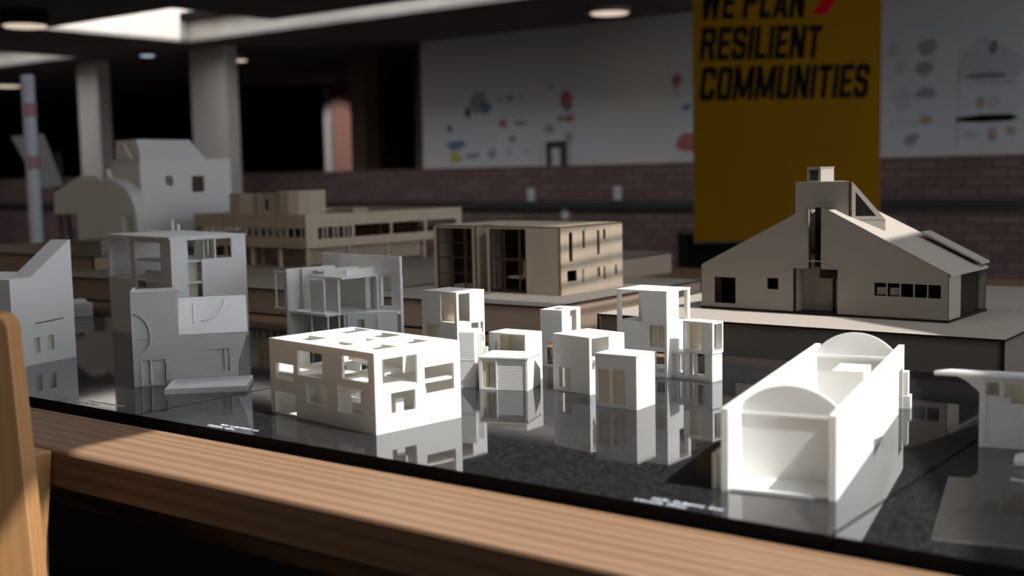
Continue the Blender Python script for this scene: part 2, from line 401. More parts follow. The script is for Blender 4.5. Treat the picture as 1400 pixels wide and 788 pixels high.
# ------------------------------------------------------------------ slim tall cube
h = yaw_thing('cube_house', 'slim tall white cube house with one high window, behind the other cubes', 'building model', 0.0758, 1.8156, 33.81, group=PG)
a, b, c = 0.0392, 0.0565, 0.0884
part(MB().wall('x', 0, TH, 0, a, 0, c, [(0.0174, 0.0289, 0.0025, 0.0365)]), 'front_wall', W, h)
part(MB().wall('y', 0, TH, TH, b, 0, c, [(0.0244, 0.0445, 0.0527, 0.0855)]), 'side_wall', W, h)
part(MB().wall('x', b - TH, TH, TH, a, 0, c - TH).wall('y', a - TH, TH, TH, b - TH, 0, c - TH, [(0.01, 0.045, 0.004, 0.036)]), 'rear_wall', W, h)
part(MB().wall('z', c - TH, TH, TH, b, TH, a, [(0.012, 0.03, 0.012, 0.03)]), 'roof', W, h)
part(MB().box(TH, b - TH, TH, a - TH, 0.044, 0.0455), 'floor_plate', W, h, each=True)
part(MB().box(0.0244, 0.0445, 0.009, 0.010, 0.0527, 0.0855), 'window_panel', W, h)

# ------------------------------------------------------------------ low garage cube with ribbed wall
h = yaw_thing('cube_house', 'low white cube house with ribbed wall and one ivory door, left of the other cubes', 'building model', 0.0187, 1.6165, 18.65, group=PG)
a, b, c = 0.0709, 0.0602, 0.0461
part(MB().wall('x', 0, TH, 0.0445, a, 0, c, [(0.0465, 0.0665, 0.003, 0.0405)]).box(0, TH, 0, 0.003, 0, c), 'front_wall', W, h)
part(MB().wall('x', 0.0012, TH, 0.003, 0.0445, 0.0, 0.0445).box(-0.0, 0.0035, 0.003, 0.0445, 0.0444, c), 'ribbed_wall', M['ribbed'], h, 'ribbed grey-white wall panel')
part(MB().wall('y', 0, TH, TH, b, 0, c), 'side_wall', W, h)
part(MB().wall('x', b - TH, TH, TH, a, 0, c - TH).wall('y', a - TH, TH, TH, b - TH, 0, c - TH), 'rear_wall', W, h)
part(MB().box(-0.0008, b, -0.0008, a + 0.001, c - TH, c + 0.0006), 'roof', W, h)
part(MB().box(0.0032, 0.0042, 0.0447, 0.068, 0.001, 0.043), 'door_panel', M['ivory'], h, 'ivory door panel')
part(MB().box(0.0018, 0.0030, 0.0560, 0.0566, 0.006, 0.0365), 'door_handle', M['metal'], h, 'thin dark door handle')

# ------------------------------------------------------------------ open pavilion behind the garage cube
h = yaw_thing('cube_house', 'open-sided white cube house with flat roof, behind the low ribbed cube', 'building model', 0.0176, 1.6840, 35.45, group=PG)
a, b, c = 0.0650, 0.0425, 0.0700
part(MB().box(0, b, 0, a, c - TH, c), 'roof', W, h)
part(MB().wall('y', 0, TH, 0, b, 0, c - TH), 'side_wall', W, h)
part(MB().wall('x', b - TH, TH, TH, a, 0, c - TH), 'rear_wall', W, h)
part(MB().wall('y', a - TH, TH, 0, b - TH, 0, c - TH), 'side_wall', W, h)
part(MB().wall('x', 0, TH, 0.046, a - TH, 0, c - TH, [(0.05, 0.058, 0.02, 0.058)]), 'front_wall', W, h)
part(MB().box(0.018, 0.0195, 0.044, a - TH, 0.002, c - TH), 'partition', M['ivory'], h, 'ivory inner partition')
part(MB().box(TH, b - TH, TH, a - TH, 0, 0.002).box(TH, b - TH, TH, a - TH, 0.034, 0.0355), 'floor_plate', W, h, each=True)

# ------------------------------------------------------------------ left tower
h = yaw_thing('tower_house', 'white three-storey tower house with two upper corner windows, behind the front house', 'building model', -0.0827, 1.7477, 42.56, group='white printed tower houses')
a, b, c = 0.0753, 0.0591, 0.1260
part(MB().wall('x', 0, TH, 0, a, 0, c, [(0.0054, 0.0345, 0.0804, 0.1233), (0.0424, 0.0714, 0.0440, 0.0760), (0.0365, 0.0424, 0.0680, 0.0765)]), 'front_wall', W, h)
part(MB().wall('y', 0, TH, TH, b, 0, c, [(0.0043, 0.0279, 0.080, 0.1233), (0.0301, 0.0558, 0.0463, 0.0776), (0.034, 0.054, 0.004, 0.038)]), 'side_wall', W, h)
part(MB().wall('x', b - TH, TH, TH, a, 0, c - TH, [(0.04, 0.07, 0.045, 0.076)]).wall('y', a - TH, TH, TH, b - TH, 0, c - TH), 'rear_wall', W, h)
part(MB().box(-0.0005, b + 0.0005, -0.0005, a, c - TH, c), 'roof', W, h)
part(MB().box(TH, b - TH, TH, a - TH, 0.0785, 0.080).box(TH, b - TH, TH, a - TH, 0.041, 0.0425).box(TH, b - TH, TH, a - TH, 0, 0.002), 'floor_plate', W, h, each=True)
part(MB().box(0.012, 0.0135, 0.012, 0.04, 0.080, c - TH), 'partition', M['ivory'], h, 'ivory inner partition')
part(MB().box(0.010, 0.011, 0.042, 0.073, 0.0425, 0.078), 'door_panel', M['ivory'], h, 'ivory recessed panel')
part(MB().box(0.043, 0.047, -0.003, 0.001, 0.04, 0.0776).box(0.0301, 0.0558, -0.003, 0.001, 0.058, 0.061), 'window_frame', W, h, each=True)

# its two-storey annex with ribbed screen
h = yaw_thing('stair_annex', 'narrow two-storey white stack with ribbed grey face, beside the left tower', 'building model', -0.0545, 1.6510, 13.0, group='white printed tower houses')
a, b, c = 0.0225, 0.045, 0.0790
part(MB().wall('x', 0, TH, 0.0014, a - 0.0014, 0, 0.039).wall('x', 0, TH, 0.0014, a - 0.0014, 0.0402, c - 0.0012), 'ribbed_wall', M['ribbed'], h, 'ribbed grey-white screen')
part(MB().wall('y', 0, TH, 0, b, 0, c, [(0.012, 0.040, 0.042, 0.072)]), 'side_wall', W, h)
part(MB().wall('y', a - TH, TH, 0, b, 0, c).wall('x', b - TH, TH, TH, a - TH, 0, c), 'rear_wall', W, h)
part(MB().box(0, b, 0, a, c - 0.0012, c + 0.0004), 'roof', W, h)
part(MB().box(-0.0004, 0.002, 0.0, a, 0.039, 0.0402), 'string_course', W, h, each=True)
part(MB().box(0.03, 0.0316, -0.012, 0.001, 0.0, 0.055).box(0.010, 0.0116, -0.009, 0.001, 0, 0.074).box(0.010, 0.0316, -0.012, -0.0105, 0.0, 0.03), 'fin', W, h, each=True)

# ------------------------------------------------------------------ right tower
h = yaw_thing('tower_house', 'white three-storey tower house with open roof terrace and bare corner posts, right of the cubes', 'building model', 0.2218, 1.6949, 38.69, group='white printed tower houses')
a, b, c = 0.0856, 0.0665, 0.1264
part(MB().wall('x', 0, TH, 0, a, 0, 0.0805, [(0.0037, 0.0298, 0.0447, 0.0767), (0.0041, 0.0185, 0.0066, 0.0382), (0.024, 0.05, 0.0066, 0.0382), (0.055, 0.08, 0.0066, 0.0382)]), 'front_wall', W, h)
part(MB().wall('x', 0, TH, 0, 0.0425, 0.0805, c), 'front_wall', W, h)
part(MB().wall('y', 0, TH, TH, b, 0, 0.0805, [(0.03, 0.06, 0.0066, 0.036)]), 'side_wall', W, h)
part(MB().wall('y', 0, TH, TH, 0.0325, 0.0805, c), 'side_wall', W, h)
part(MB().wall('x', b - TH, TH, TH, a, 0, 0.079, [(0.02, 0.06, 0.0066, 0.036)]).wall('y', a - TH, TH, TH, b - TH, 0, 0.079), 'rear_wall', W, h)
part(MB().box(-0.0006, b + 0.0006, -0.0006, a + 0.0006, c - TH, c + 0.0006), 'roof', W, h)
part(MB().box(TH, b - TH, TH, a - TH, 0.079, 0.0805).box(TH, b - TH, TH, a - TH, 0.0385, 0.041).box(0.0, b - TH, TH, a - TH, 0, 0.003), 'floor_plate', W, h, each=True)
for px, py in ((0, a - 0.0055), (b - 0.0075, 0)):
    part(MB().box(px, px + (0.0055 if px == 0 else 0.0075), py, py + 0.0055, 0.0805, c - TH), 'post', W, h)
part(MB().box(0.032, 0.0336, 0.0, 0.068, 0.0805, c - TH), 'partition', W, h)
part(MB().wall('y', 0.0410, 0.0016, 0.0, 0.030, 0.0805, c - TH), 'partition', W, h)
for y0, y1 in ((0.0037, 0.0155), (0.0170, 0.0298)):
    part(MB().box(0.0042, 0.0052, y0, y1, 0.043, 0.078), 'window_panel', M['ivory'], h, 'ivory window panel')
part(MB().box(0.0026, 0.0038, 0.0155, 0.0170, 0.0447, 0.0767), 'mullion', W, h)

# two-storey open stack with its low link, right of the tower
h = yaw_thing('open_stack_house', 'white two-storey stack of open frames with a low link, right of the right tower', 'building model', 0.2804, 1.6541, 44.3, group='white printed tower houses')
a, b, c = 0.0504, 0.0269, 0.0851
zf = 0.0412
part(MB().wall('x', 0, TH, 0, a, zf + 0.0015, c, [(0.0193, 0.0486, zf + 0.0040, 0.0826)]), 'front_wall', W, h)
part(MB().wall('x', 0.0012, TH, 0.0012, a, 0, zf - 0.0008, [(0.0327, 0.0470, 0.0040, 0.0385), (0.0135, 0.0271, 0.0058, 0.0389)]), 'front_wall', W, h)
part(MB().wall('y', 0, TH, TH, b, zf + 0.0015, c, [(0.0050, 0.0245, zf + 0.004, 0.0826)]), 'side_wall', W, h)
part(MB().wall('y', 0.0012, TH, 0.0028, b - 0.001, 0, zf - 0.0008), 'side_wall', W, h)
part(MB().wall('x', b - TH, TH, TH, a, zf + 0.0015, c, [(0.012, 0.0235, zf + 0.004, 0.0826)]).wall('x', b - 0.0028, TH, 0.0028, a, 0, zf - 0.0008, [(0.006, 0.0235, 0.005, 0.0385), (0.03, 0.046, 0.005, 0.0385)]), 'rear_wall', W, h)
part(MB().box(TH, b - TH, TH, a, c - TH, c).box(0, b, 0, a, zf - 0.0008, zf + 0.0015), 'roof', W, h, each=True)
part(MB().wall('y', a - TH, TH, TH, b - TH, zf + 0.0015, c - TH).wall('y', a - TH, TH, 0.0028, b - TH, 0, zf - 0.0008, [(0.005, 0.02, 0.005, 0.036)]), 'side_wall', W, h)
part(MB().box(0.014, 0.0155, 0.029, a - TH, zf + 0.0015, c - TH), 'partition', M['ivory'], h, 'ivory inner partition')
part(MB().box(0.0012, b - 0.001, 0.0012, a, 0, 0.0035), 'floor_plate', W, h, each=True)
link = MB().wall('x', 0.0012, TH, a, 0.0745, 0, 0.0375, [(0.0525, 0.0615, 0.0045, 0.0350), (0.0632, 0.0728, 0.0045, 0.0350)]).wall('x', b - 0.004, TH, a, 0.0745, 0, 0.0375, [(0.053, 0.072, 0.0045, 0.0350)])
link.box(0.0028, b - 0.004, a, 0.0745, 0, 0.003).box(0.010, 0.0265, 0.0525, 0.0545, 0.003, 0.0375)
part(link, 'link_frame', W, h)
part(MB().box(0.0012, b - 0.002, a, 0.0745, 0.0375, 0.039), 'link_roof', W, h)

# ------------------------------------------------------------------ long vaulted model (right front)
h = yaw_thing('vaulted_hall', 'long roofless white printed hall with two arched end walls, at front right', 'building model', 0.2872, 1.0421, 25.5)
a, b, c, th = 0.1052, 0.4304, 0.0785, 0.0065
def arch(y0, y1, z0, zs, zt, n=20):
    pts = [(y0, z0), (y1, z0), (y1, zs)]
    r = ((y1 - y0) ** 2 / 4 + (zt - zs) ** 2) / (2 * (zt - zs)); cy, cz = (y0 + y1) / 2, zt - r
    a0 = math.atan2(zs - cz, (y1 - y0) / 2)
    pts += [(cy + r * math.cos(t), cz + r * math.sin(t)) for t in [a0 + (math.pi - 2 * a0) * i / n for i in range(1, n)]]
    return pts + [(y0, zs)]
part(MB().wall('y', 0, th, 0, b + 0.030, 0, c, [(b - 0.016, b + 0.018, 0, 0.052)]), 'side_wall', W, h)
part(MB().wall('y', a - th, th, 0, b + 0.012, 0, c), 'side_wall', W, h)
part(MB().prism('x', 0.050, 0.004, arch(th, a - th, 0.003, c - 0.004, c + 0.016)), 'end_wall', W, h)
part(MB().prism('x', b - 0.010, 0.004, arch(th, a - th, 0.003, c - 0.004, c + 0.018)), 'end_wall', W, h)
part(MB().box(0.002, b, th, a - th, 0, 0.003), 'floor_plate', W, h, each=True)
part(MB().box(0.0485, 0.050, th, a - th, 0.064, 0.0665).box(b - 0.012, b - 0.010, th, a - th, 0.064, 0.0675), 'string_course', W, h, each=True)
part(MB().box(b - 0.09, b - 0.035, 0.030, 0.066, 0.003, 0.062), 'room_box', W, h)
part(MB().box(b + 0.020, b + 0.034, -0.006, 0.001, 0.0, 0.046).box(b + 0.019, b + 0.036, -0.009, 0.0, 0.0, 0.016), 'buttress', W, h)
part(MB().box(0.004, b, a, a + 0.010, 0, 0.034), 'side_ledge', W, h)

# ------------------------------------------------------------------ right-edge canopy model
h = thing('canopy_house', 'white printed house with broad flat canopy roof, cut off by the right edge', 'building model', (0.4938, 1.2411, TZ), math.radians(-25.8))
part(MB().wall('y', 0, 0.004, 0, 0.20, 0, 0.056, [(0.030, 0.16, 0.049, 0.0561)]), 'front_wall', M['greyprint'], h)
part(MB().wall('x', 0, 0.004, 0.004, 0.10, 0, 0.056), 'side_wall', M['greyprint'], h)
part(MB().wall('y', 0.10, 0.004, 0, 0.20, 0, 0.060), 'rear_wall', M['greyprint'], h)
part(MB().box(0.018, 0.2, 0.012, 0.014, 0.0, 0.0715), 'window_panel', M['ivory'], h, 'ivory clerestory panel')
part(MB().box(0.012, 0.016, 0.016, 0.09, 0.002, 0.05), 'inner_wall', M['greyprint'], h)
rf = MB().prism('x', -0.040, 0.26, [(-0.060, 0.0850), (-0.060, 0.0895), (0.105, 0.0655), (0.105, 0.0610)])
part(rf, 'canopy_roof', M['greyprint'], h, bevel=0.0012)
for y0 in (0.004, 0.09):
    zz = 0.0850 - (y0 + 0.060) * 0.1455
    part(MB().prism('y', y0, 0.004, [(0.004, zz - 0.024), (0.004, zz), (-0.026, zz), (-0.014, zz - 0.006), (-0.004, zz - 0.014)]), 'bracket', M['greyprint'], h)
part(MB().box(0.0, 0.006, -0.0015, 0.004, 0, 0.0755).box(0.02, 0.023, -0.002, 0.004, 0.050, 0.0755).box(0.006, 0.2, -0.001, 0.004, 0.0700, 0.0755), 'post', M['greyprint'], h, each=True)
h = thing('door_canopy', 'small white printed slab on the granite at the right edge, before the canopy model', 'building model', (0.5083, 1.1837, TZ), math.radians(-25.8))
part(MB().box(0, 0.10, -0.03, 0.0, 0, 0.006), 'slab', M['greyprint'], h, bevel=0.001)
part(MB().box(0.004, 0.10, -0.027, -0.003, 0.006, 0.008), 'tread', M['greyprint'], h)

# ------------------------------------------------------------------ grey stepped house with round arch relief
Q = math.atan2(0.2387, 0.9711)
h = thing('arch_relief_house', 'white printed house with half-round relief, sloped roof and a low terrace tray in front', 'building model', (-0.5558, 1.7166, TZ), Q)
G = M['greyprint']
sl = (0.1385 - 0.0735)
part(MB().prism('y', 0, 0.004, [(0, 0), (0.1490, 0), (0.1496, 0.0300), (0.1580, 0.0524), (0.1631, 0.0715), (0.1631, 0.0735), (0.0655, 0.0735), (0.0650, 0.1385), (0, 0.1385)],
     [[(0.0101, 0.0025), (0.0452, 0.0025), (0.0452, 0.0389), (0.0101, 0.0389)], [(0.1008, 0.0165), (0.1374, 0.0165), (0.1374, 0.0500), (0.1008, 0.0500)]]), 'front_wall', G, h)
part(MB().box(0.0, 0.066, 0.0041, 0.075, 0, 0.1375), 'tall_block', G, h)
part(MB().box(0, 0.0705, 0.0, 0.0045, 0.1375, 0.1400).box(0.0650, 0.0706, 0.0, 0.075, 0.1375, 0.1400).box(0, 0.003, 0.0, 0.075, 0.1375, 0.14), 'parapet', W, h)
part(MB().prism('x', 0.066, 0.099, [(0.0, 0.0715), (0.0, 0.0740), (0.050, 0.1235), (0.0545, 0.1235), (0.0545, 0.1180), (0.004, 0.0690)]), 'sloped_roof', W, h)
part(MB().prism('x', 0.0665, 0.082, [(0.0041, 0.0), (0.0041, 0.0685), (0.0540, 0.1170), (0.0540, 0.0)]), 'low_block', G, h)
part(MB().box(0.0120, 0.0436, 0.0034, 0.0040, 0.0028, 0.0372), 'door_panel', G, h)
part(MB().box(0.0235, 0.0250, -0.0004, 0.0034, 0.0025, 0.0389).box(0.0101, 0.0120, -0.0016, 0.003, 0.0025, 0.0389), 'door_frame', W, h)
part(MB().box(0.1020, 0.1374, 0.0032, 0.0040, 0.0165, 0.05).box(0.1300, 0.1312, -0.0004, 0.0034, 0.0165, 0.05), 'window_panel', G, h)
arc = MB(); prev = None
for i in range(41):
    t = math.pi / 2 - math.pi * i / 40 * 0.92
    p = (0.001 + 0.0262 * math.cos(t), (0.0718 + (0.0378 if t > 0 else 0.0262) * math.sin(t)))
    q = (0.001 + 0.0243 * math.cos(t), (0.0718 + (0.0358 if t > 0 else 0.0245) * math.sin(t)))
    if prev: arc.prism('y', -0.0030, 0.0030, [prev[0], p, q, prev[1]])
    prev = (p, q)
arc.box(0.0015, 0.0262, -0.0028, 0, 0.0708, 0.0724).box(0.0002, 0.0020, -0.0028, 0, 0.046, 0.1090)
part(arc, 'half_round_relief', G, h, 'raised half-round window outline')
rel = MB()
def onroof(x, u): return (x, u * 0.050 - 0.0006, 0.0740 + u * 0.0495 + 0.0006)
rel.tube(onroof(0.0880, 0.30), onroof(0.0875, 0.82), 0.0014, n=8)
pv = None
for i in range(15):
    t = i / 14 * math.pi / 2
    p = onroof(0.098 + 0.035 * math.sin(t), 0.34 + 0.55 * (1 - math.cos(t)))
    if pv: rel.tube(pv, p, 0.0015, n=8)
    pv = p
part(rel, 'roof_relief', W, h, 'raised bar and curve on the sloped roof')
tr = MB(); tq = [(0.0455, -0.0800), (0.1580, -0.0930), (0.1700, -0.002), (0.0550, -0.002)]
def inset(p, d):
    cx = sum(v[0] for v in p) / 4; cy = sum(v[1] for v in p) / 4
    return [(v[0] + (cx - v[0]) / max(abs(v[0] - cx), 1e-6) * d * abs(v[0] - cx) / max(abs(v[0] - cx), 1e-6), v[1] + (d if v[1] < cy else -d)) for v in p]
tr.prism('z', 0, 0.0035, tq)
tr.prism('z', 0.0035, 0.0042, tq, [inset(tq, 0.0035)])
part(tr, 'terrace_tray', W, h, 'shallow rimmed white tray')

# ------------------------------------------------------------------ tall white frame house behind it
h = yaw_thing('frame_house', 'tall white printed house with large framed openings and two roof pipes, behind the relief house', 'building model', -0.6244, 2.1722, 48.77)
a, b, c, th = 0.2851, 0.1531, 0.1964, 0.004
part(MB().wall('x', 0, th, 0, a, 0, c - 0.004, [(0.0453, 0.1566, 0.096, 0.185), (0.1786, a - 0.0045, 0.1115, c)]), 'front_wall', W, h)
part(MB().wall('y', 0, th, th, b, 0, c - 0.004, [(0.033, 0.0609, 0.020, 0.1895), (0.0609, 0.1233, 0.1527, 0.1895)]), 'side_wall', W, h)
part(MB().wall('y', a - th, th, th, b, 0, c - 0.004), 'side_wall', W, h)
part(MB().wall('x', b - th, th, th, a - th, 0, c - 0.004, [(0.012, 0.150, 0.1115, 0.188), (0.165, a - 0.012, 0.1115, 0.188)]), 'rear_wall', W, h)
part(MB().wall('z', c - 0.004, 0.004, -0.003, b + 0.001, -0.001, a + 0.001, [(0.060, 0.085, 0.06, 0.085)]), 'roof', W, h)
part(MB().box(th, b - th, th, a - th, 0.108, 0.1115).box(th, b - th, th, 0.16, 0.148, 0.151).box(th, b - th, th, a - th, 0.060, 0.0635).box(th, b - th, th, a - th, 0, 0.003), 'floor_plate', W, h, each=True)
part(MB().box(0.010, 0.014, 0.070, 0.135, 0.0635, 0.130), 'partition', W, h)
part(MB().tube((0.06, 0.09, 0.1115), (0.06, 0.09, 0.190), 0.016, n=24), 'stair_drum', W, h, smooth=False)
part(MB().wall('x', 0.09, 0.003, th, 0.09, 0.151, 0.192, [(0.02, 0.05, 0.152, 0.185)]), 'partition', W, h)
part(MB().box(0.0375, 0.060, 0.018, 0.021, 0.030, 0.150), 'ivory_panel', M['ivory'], h, 'ivory inner panel')
for px, py, hh in ((0.1300, 0.262, 0.021), (0.134, 0.243, 0.014)):
    part(MB().tube((px, py, c), (px, py, c + hh), 0.0033), 'roof_pipe', W, h, smooth=False)

# ------------------------------------------------------------------ leftmost house with wedge roof
h = yaw_thing('wedge_roof_house', 'white printed house with a steep wedge roof, leftmost on the granite', 'building model', -0.8129, 1.9130, 24.66)
L_ = 0.1346
part(MB().prism('y', 0, 0.004, [(0, 0), (L_, 0), (L_, 0.203), (0.1327, 0.203), (0.0454, 0.1455), (0, 0.1455)],
     [[(0.0562, 0.0183), (0.0428, 0.0183), (0.0428, 0.0450), (0.0562, 0.0450)][::-1], [(0.0728 + 0.0, 0.0193), (0.087, 0.0193), (0.087, 0.0449), (0.0728, 0.0449)],
      [(0.0485, 0.0668), (0.1105, 0.0690), (0.1105, 0.0712), (0.0485, 0.0690)]]), 'front_wall', W, h)
part(MB().wall('x', 0, 0.004, 0.004, 0.16, 0, 0.1455, [(0.04, 0.06, 0.125, 0.131), (0.04, 0.07, 0.03, 0.08)]), 'side_wall', W, h)
part(MB().wall('x', L_ - 0.004, 0.004, 0.004, 0.16, 0, 0.1455).wall('y', 0.156, 0.004, 0.004, L_ - 0.004, 0, 0.1455), 'rear_wall', W, h)
part(MB().box(0.004, L_ - 0.004, 0.004, 0.156, 0.141, 0.1452), 'roof', W, h)
part(MB().prism('y', 0.004, 0.038, [(0.0454, 0.1455), (L_, 0.1455), (L_, 0.203), (0.1327, 0.203)]), 'wedge_roof', G, h)
part(MB().box(0.004, L_ - 0.004, 0.004, 0.156, 0.070, 0.0735).box(0.004, L_ - 0.004, 0.004, 0.156, 0, 0.003), 'floor_plate', W, h, each=True)
for x0, x1 in ((0.0415, 0.0575), (0.0715, 0.0885)):
    part(MB().box(x0, x1, 0.0046, 0.0056, 0.017, 0.0465), 'window_panel', M['ivory'], h, 'ivory window panel')
h = thing('low_block_house', 'small low white block model behind the wedge-roof house', 'building model', (-0.9427, 2.6506, TZ), math.radians(-141))
part(MB().box(0, 0.13, -0.075, 0, 0, 0.031), 'body', G, h, bevel=0.001)
part(MB().prism('x', 0.006, 0.118, [(-0.065, 0.031), (-0.010, 0.031), (-0.03, 0.038), (-0.05, 0.038)]), 'roof', W, h)

# ------------------------------------------------------------------ grey house with tall slab wall
t_ = math.radians(45)
h = yaw_thing('slab_wall_house', 'white printed house of thin planes before a tall slab wall, behind the front house', 'building model', -0.2981, 2.0739, 45.0)
# local X = back-right, local Y = back-left, origin under the front corner column
part(MB().wall('x', 0.0720, 0.0055, -0.0725, 0.1560, 0, 0.127, [(-0.047, -0.018, 0.069, 0.122)]).box(0.0720, 0.0772, -0.0722, 0.1560, 0.1275, 0.159), 'slab_wall', W, h, 'tall plain slab wall', each=True)
part(MB().wall('y', 0.1075, 0.004, -0.038, 0.060, 0.0, 0.138, [(0.01, 0.045, 0.075, 0.125)]), 'wing_wall', W, h, each=True)
part(MB().box(-0.014, 0.060, 0.099, 0.1015, 0.063, 0.138), 'wing_wall', W, h, each=True)
part(MB().box(-0.005, 0.072, 0.045, 0.0475, 0.126, 0.138), 'roof_fin', W, h)
part(MB().box(0.0105, 0.072, 0.001, 0.0035, 0.126, 0.138), 'roof_fin', W, h)
part(MB().box(-0.0115, 0.072, -0.0145, 0.0835, 0.1225, 0.1256).box(0.01, 0.060, 0.0835, 0.0990, 0.130, 0.1325), 'roof', W, h)
for p in ((-0.0085, 0.0005), (-0.004, 0.0565), (0.068, -0.0125)):
    part(MB().box(p[0] - 0.0016, p[0] + 0.0016, p[1] - 0.0016, p[1] + 0.0016, 0.063, 0.1225), 'column', W, h)
part(MB().box(-0.028, -0.0255, 0.016, 0.057, 0.063, 0.120).box(-0.0255, -0.004, 0.0555, 0.057, 0.063, 0.1205), 'screen_wall', W, h, each=True)
part(MB().box(0.0035, 0.0065, 0.015, 0.054, 0.063, 0.1225), 'screen_wall', G, h, each=True)
part(MB().box(0.0640, 0.0670, 0.006, 0.0990, 0.063, 0.1225), 'inner_wall', M['white'], h)
part(MB().box(0.0560, 0.0640, 0.006, 0.0085, 0.063, 0.1225), 'inner_wall', M['white'], h)
part(MB().prism('z', 0.0585, 0.0045, [(-0.0375, 0.0), (-0.004, 0.0), (0.0655, -0.0715), (0.0718, -0.0715), (0.0718, 0.1073), (-0.0375, 0.1073)]), 'floor_plate', W, h)
part(MB().ribbon([(0.0000, -0.0015), (0.0160, -0.0180)], 0.003, 0, 0.0582), 'lower_wall', W, h)
part(MB().ribbon([(0.0250, -0.0272), (0.0660, -0.0690)], 0.003, 0, 0.0582), 'lower_wall', W, h)
part(MB().ribbon([(0.0160, -0.0180), (0.0250, -0.0272)], 0.003, 0.0500, 0.0582), 'lower_wall', W, h)
part(MB().ribbon([(0.0185, -0.0150), (0.0275, -0.0242)], 0.002, 0, 0.0582), 'door_panel', M['ivory'], h, 'ivory recessed door panel')
part(MB().ribbon([(0.0405, -0.0450), (0.0425, -0.0471)], 0.0045, 0, 0.0582), 'column', W, h)
part(MB().wall('x', 0.0025, 0.003, -0.010, 0.1040, 0, 0.0585, [(0.004, 0.022, 0.0, 0.055)]), 'lower_wall', G, h)
for p in ((-0.032, 0.002), (-0.032, 0.05), (-0.008, 0.002)):
    part(MB().box(p[0] - 0.0014, p[0] + 0.0014, p[1] - 0.0014, p[1] + 0.0014, 0.0, 0.0585), 'column', W, h)
fr = MB()
fr.box(-0.042, -0.039, 0.1115, 0.150, 0.1305, 0.1335).box(-0.042, -0.039, 0.1115, 0.150, 0.0650, 0.0680).box(-0.042, -0.039, 0.1430, 0.1465, 0.068, 0.1305).box(-0.0405, -0.038, 0.1115, 0.1185, 0.068, 0.1305)
part(fr, 'side_frame', W, h)
part(MB().box(-0.0425, -0.038, 0.1070, 0.1120, 0.0, 0.138), 'wing_edge', G, h)

# ------------------------------------------------------------------ bases (board boxes on the rear board)
def base(name, label, s0, s1, t0, t1, ztop, body, top):
    o = thing(name, label, 'model base', S(s0, t0, -0.012), RA)
    zt = ztop + 0.012
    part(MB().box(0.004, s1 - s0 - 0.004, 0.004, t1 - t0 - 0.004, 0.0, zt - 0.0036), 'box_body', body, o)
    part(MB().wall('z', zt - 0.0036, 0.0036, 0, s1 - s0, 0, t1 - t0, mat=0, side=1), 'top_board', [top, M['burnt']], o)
    part(MB().box(0.0, 0.0035, 0.0, 0.0035, 0.001, zt - 0.0040).box(s1 - s0 - 0.0065, s1 - s0 - 0.001, 0.0015, 0.0040, 0.001, zt - 0.0040).box(0.004, s1 - s0 - 0.004, 0.0016, 0.0039, 0.0, 0.0045), 'burnt_edge', M['burnt'], o, 'dark burnt board edge', each=True)
    return o
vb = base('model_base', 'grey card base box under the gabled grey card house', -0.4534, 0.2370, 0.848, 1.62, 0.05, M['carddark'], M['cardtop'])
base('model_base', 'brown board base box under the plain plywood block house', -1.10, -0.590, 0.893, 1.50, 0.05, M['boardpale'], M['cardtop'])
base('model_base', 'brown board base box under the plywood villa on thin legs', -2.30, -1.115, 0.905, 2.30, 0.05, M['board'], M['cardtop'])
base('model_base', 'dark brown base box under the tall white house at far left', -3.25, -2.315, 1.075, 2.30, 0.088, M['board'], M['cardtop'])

part(MB().box(0.22, 0.70, -0.0925, -0.001, 0.0, 0.006), 'shadow_gap_strip', M['burnt'], vb, 'black strip for the shadow gap along the stone')  # flat black strip in place of the shade below the base front

# ------------------------------------------------------------------ plywood block house
h = yaw_thing('block_house', 'plain plywood block house with narrow slot windows and dark recessed glazing', 'building model', 0.0977, 2.3991, 39.19, z=0.0502)
a, b, c, th = 0.3464, 0.2280, 0.1405, 0.004
PM = [M['ply'], M['plyburn']]
part(MB().wall('x', 0, th, 0, 0.1930, 0, c - 0.003, [(0.0871, 0.1855, 0, 0.1345)], side=1), 'front_wall', PM, h)
part(MB().wall('x', 0, th, 0.2276, a, 0, c - 0.003, [(0.2341, 0.3373, 0.0, 0.1345)], side=1), 'front_wall', PM, h)
wins = [(0.0327, 0.0444, 0.0674, 0.1272), (0.0801, 0.0881, 0.0930, 0.1293), (0.1326, 0.1418, 0.0758, 0.1277), (0.1554, 0.1643, 0.1072, 0.1280), (0.0254, 0.0580, 0.0266, 0.0489), (0.0785, 0.0830, 0.0210, 0.0494), (0.1322, 0.1423, 0.0285, 0.0489), (0.1560, 0.1620, 0.0222, 0.0496), (0.1985, 0.2057, 0.0288, 0.0493)]
part(MB().wall('y', 0, th, th, b, 0, c - 0.003, wins, side=1), 'side_wall', PM, h)
part(MB().box(-0.0003, th, -0.0003, 0.0022, 0, c - 0.003), 'burnt_corner', M['plyburn'], h, 'scorched brown corner edge')
part(MB().wall('x', b - th, th, th, a, 0, c - 0.003, [(0.05, 0.12, 0.02, 0.12)], side=1).wall('y', a - th, th, th, b - th, 0, c - 0.003, side=1), 'rear_wall', PM, h)
part(MB().prism('z', c - 0.003, 0.003, [(0, 0), (b, 0), (b, a), (0, a), (0, 0.2276), (0.05, 0.2200), (0.05, 0.2000), (0, 0.1930)], side=1), 'roof', PM, h)
part(MB().wall('y', 0.1930, 0.003, 0.004, 0.05, 0, c - 0.003, side=1).wall('y', 0.2246, 0.003, 0.004, 0.05, 0, c - 0.003, side=1).wall('x', 0.05, 0.003, 0.1930, 0.2276, 0, c - 0.003, side=1), 'notch_wall', PM, h, each=True)
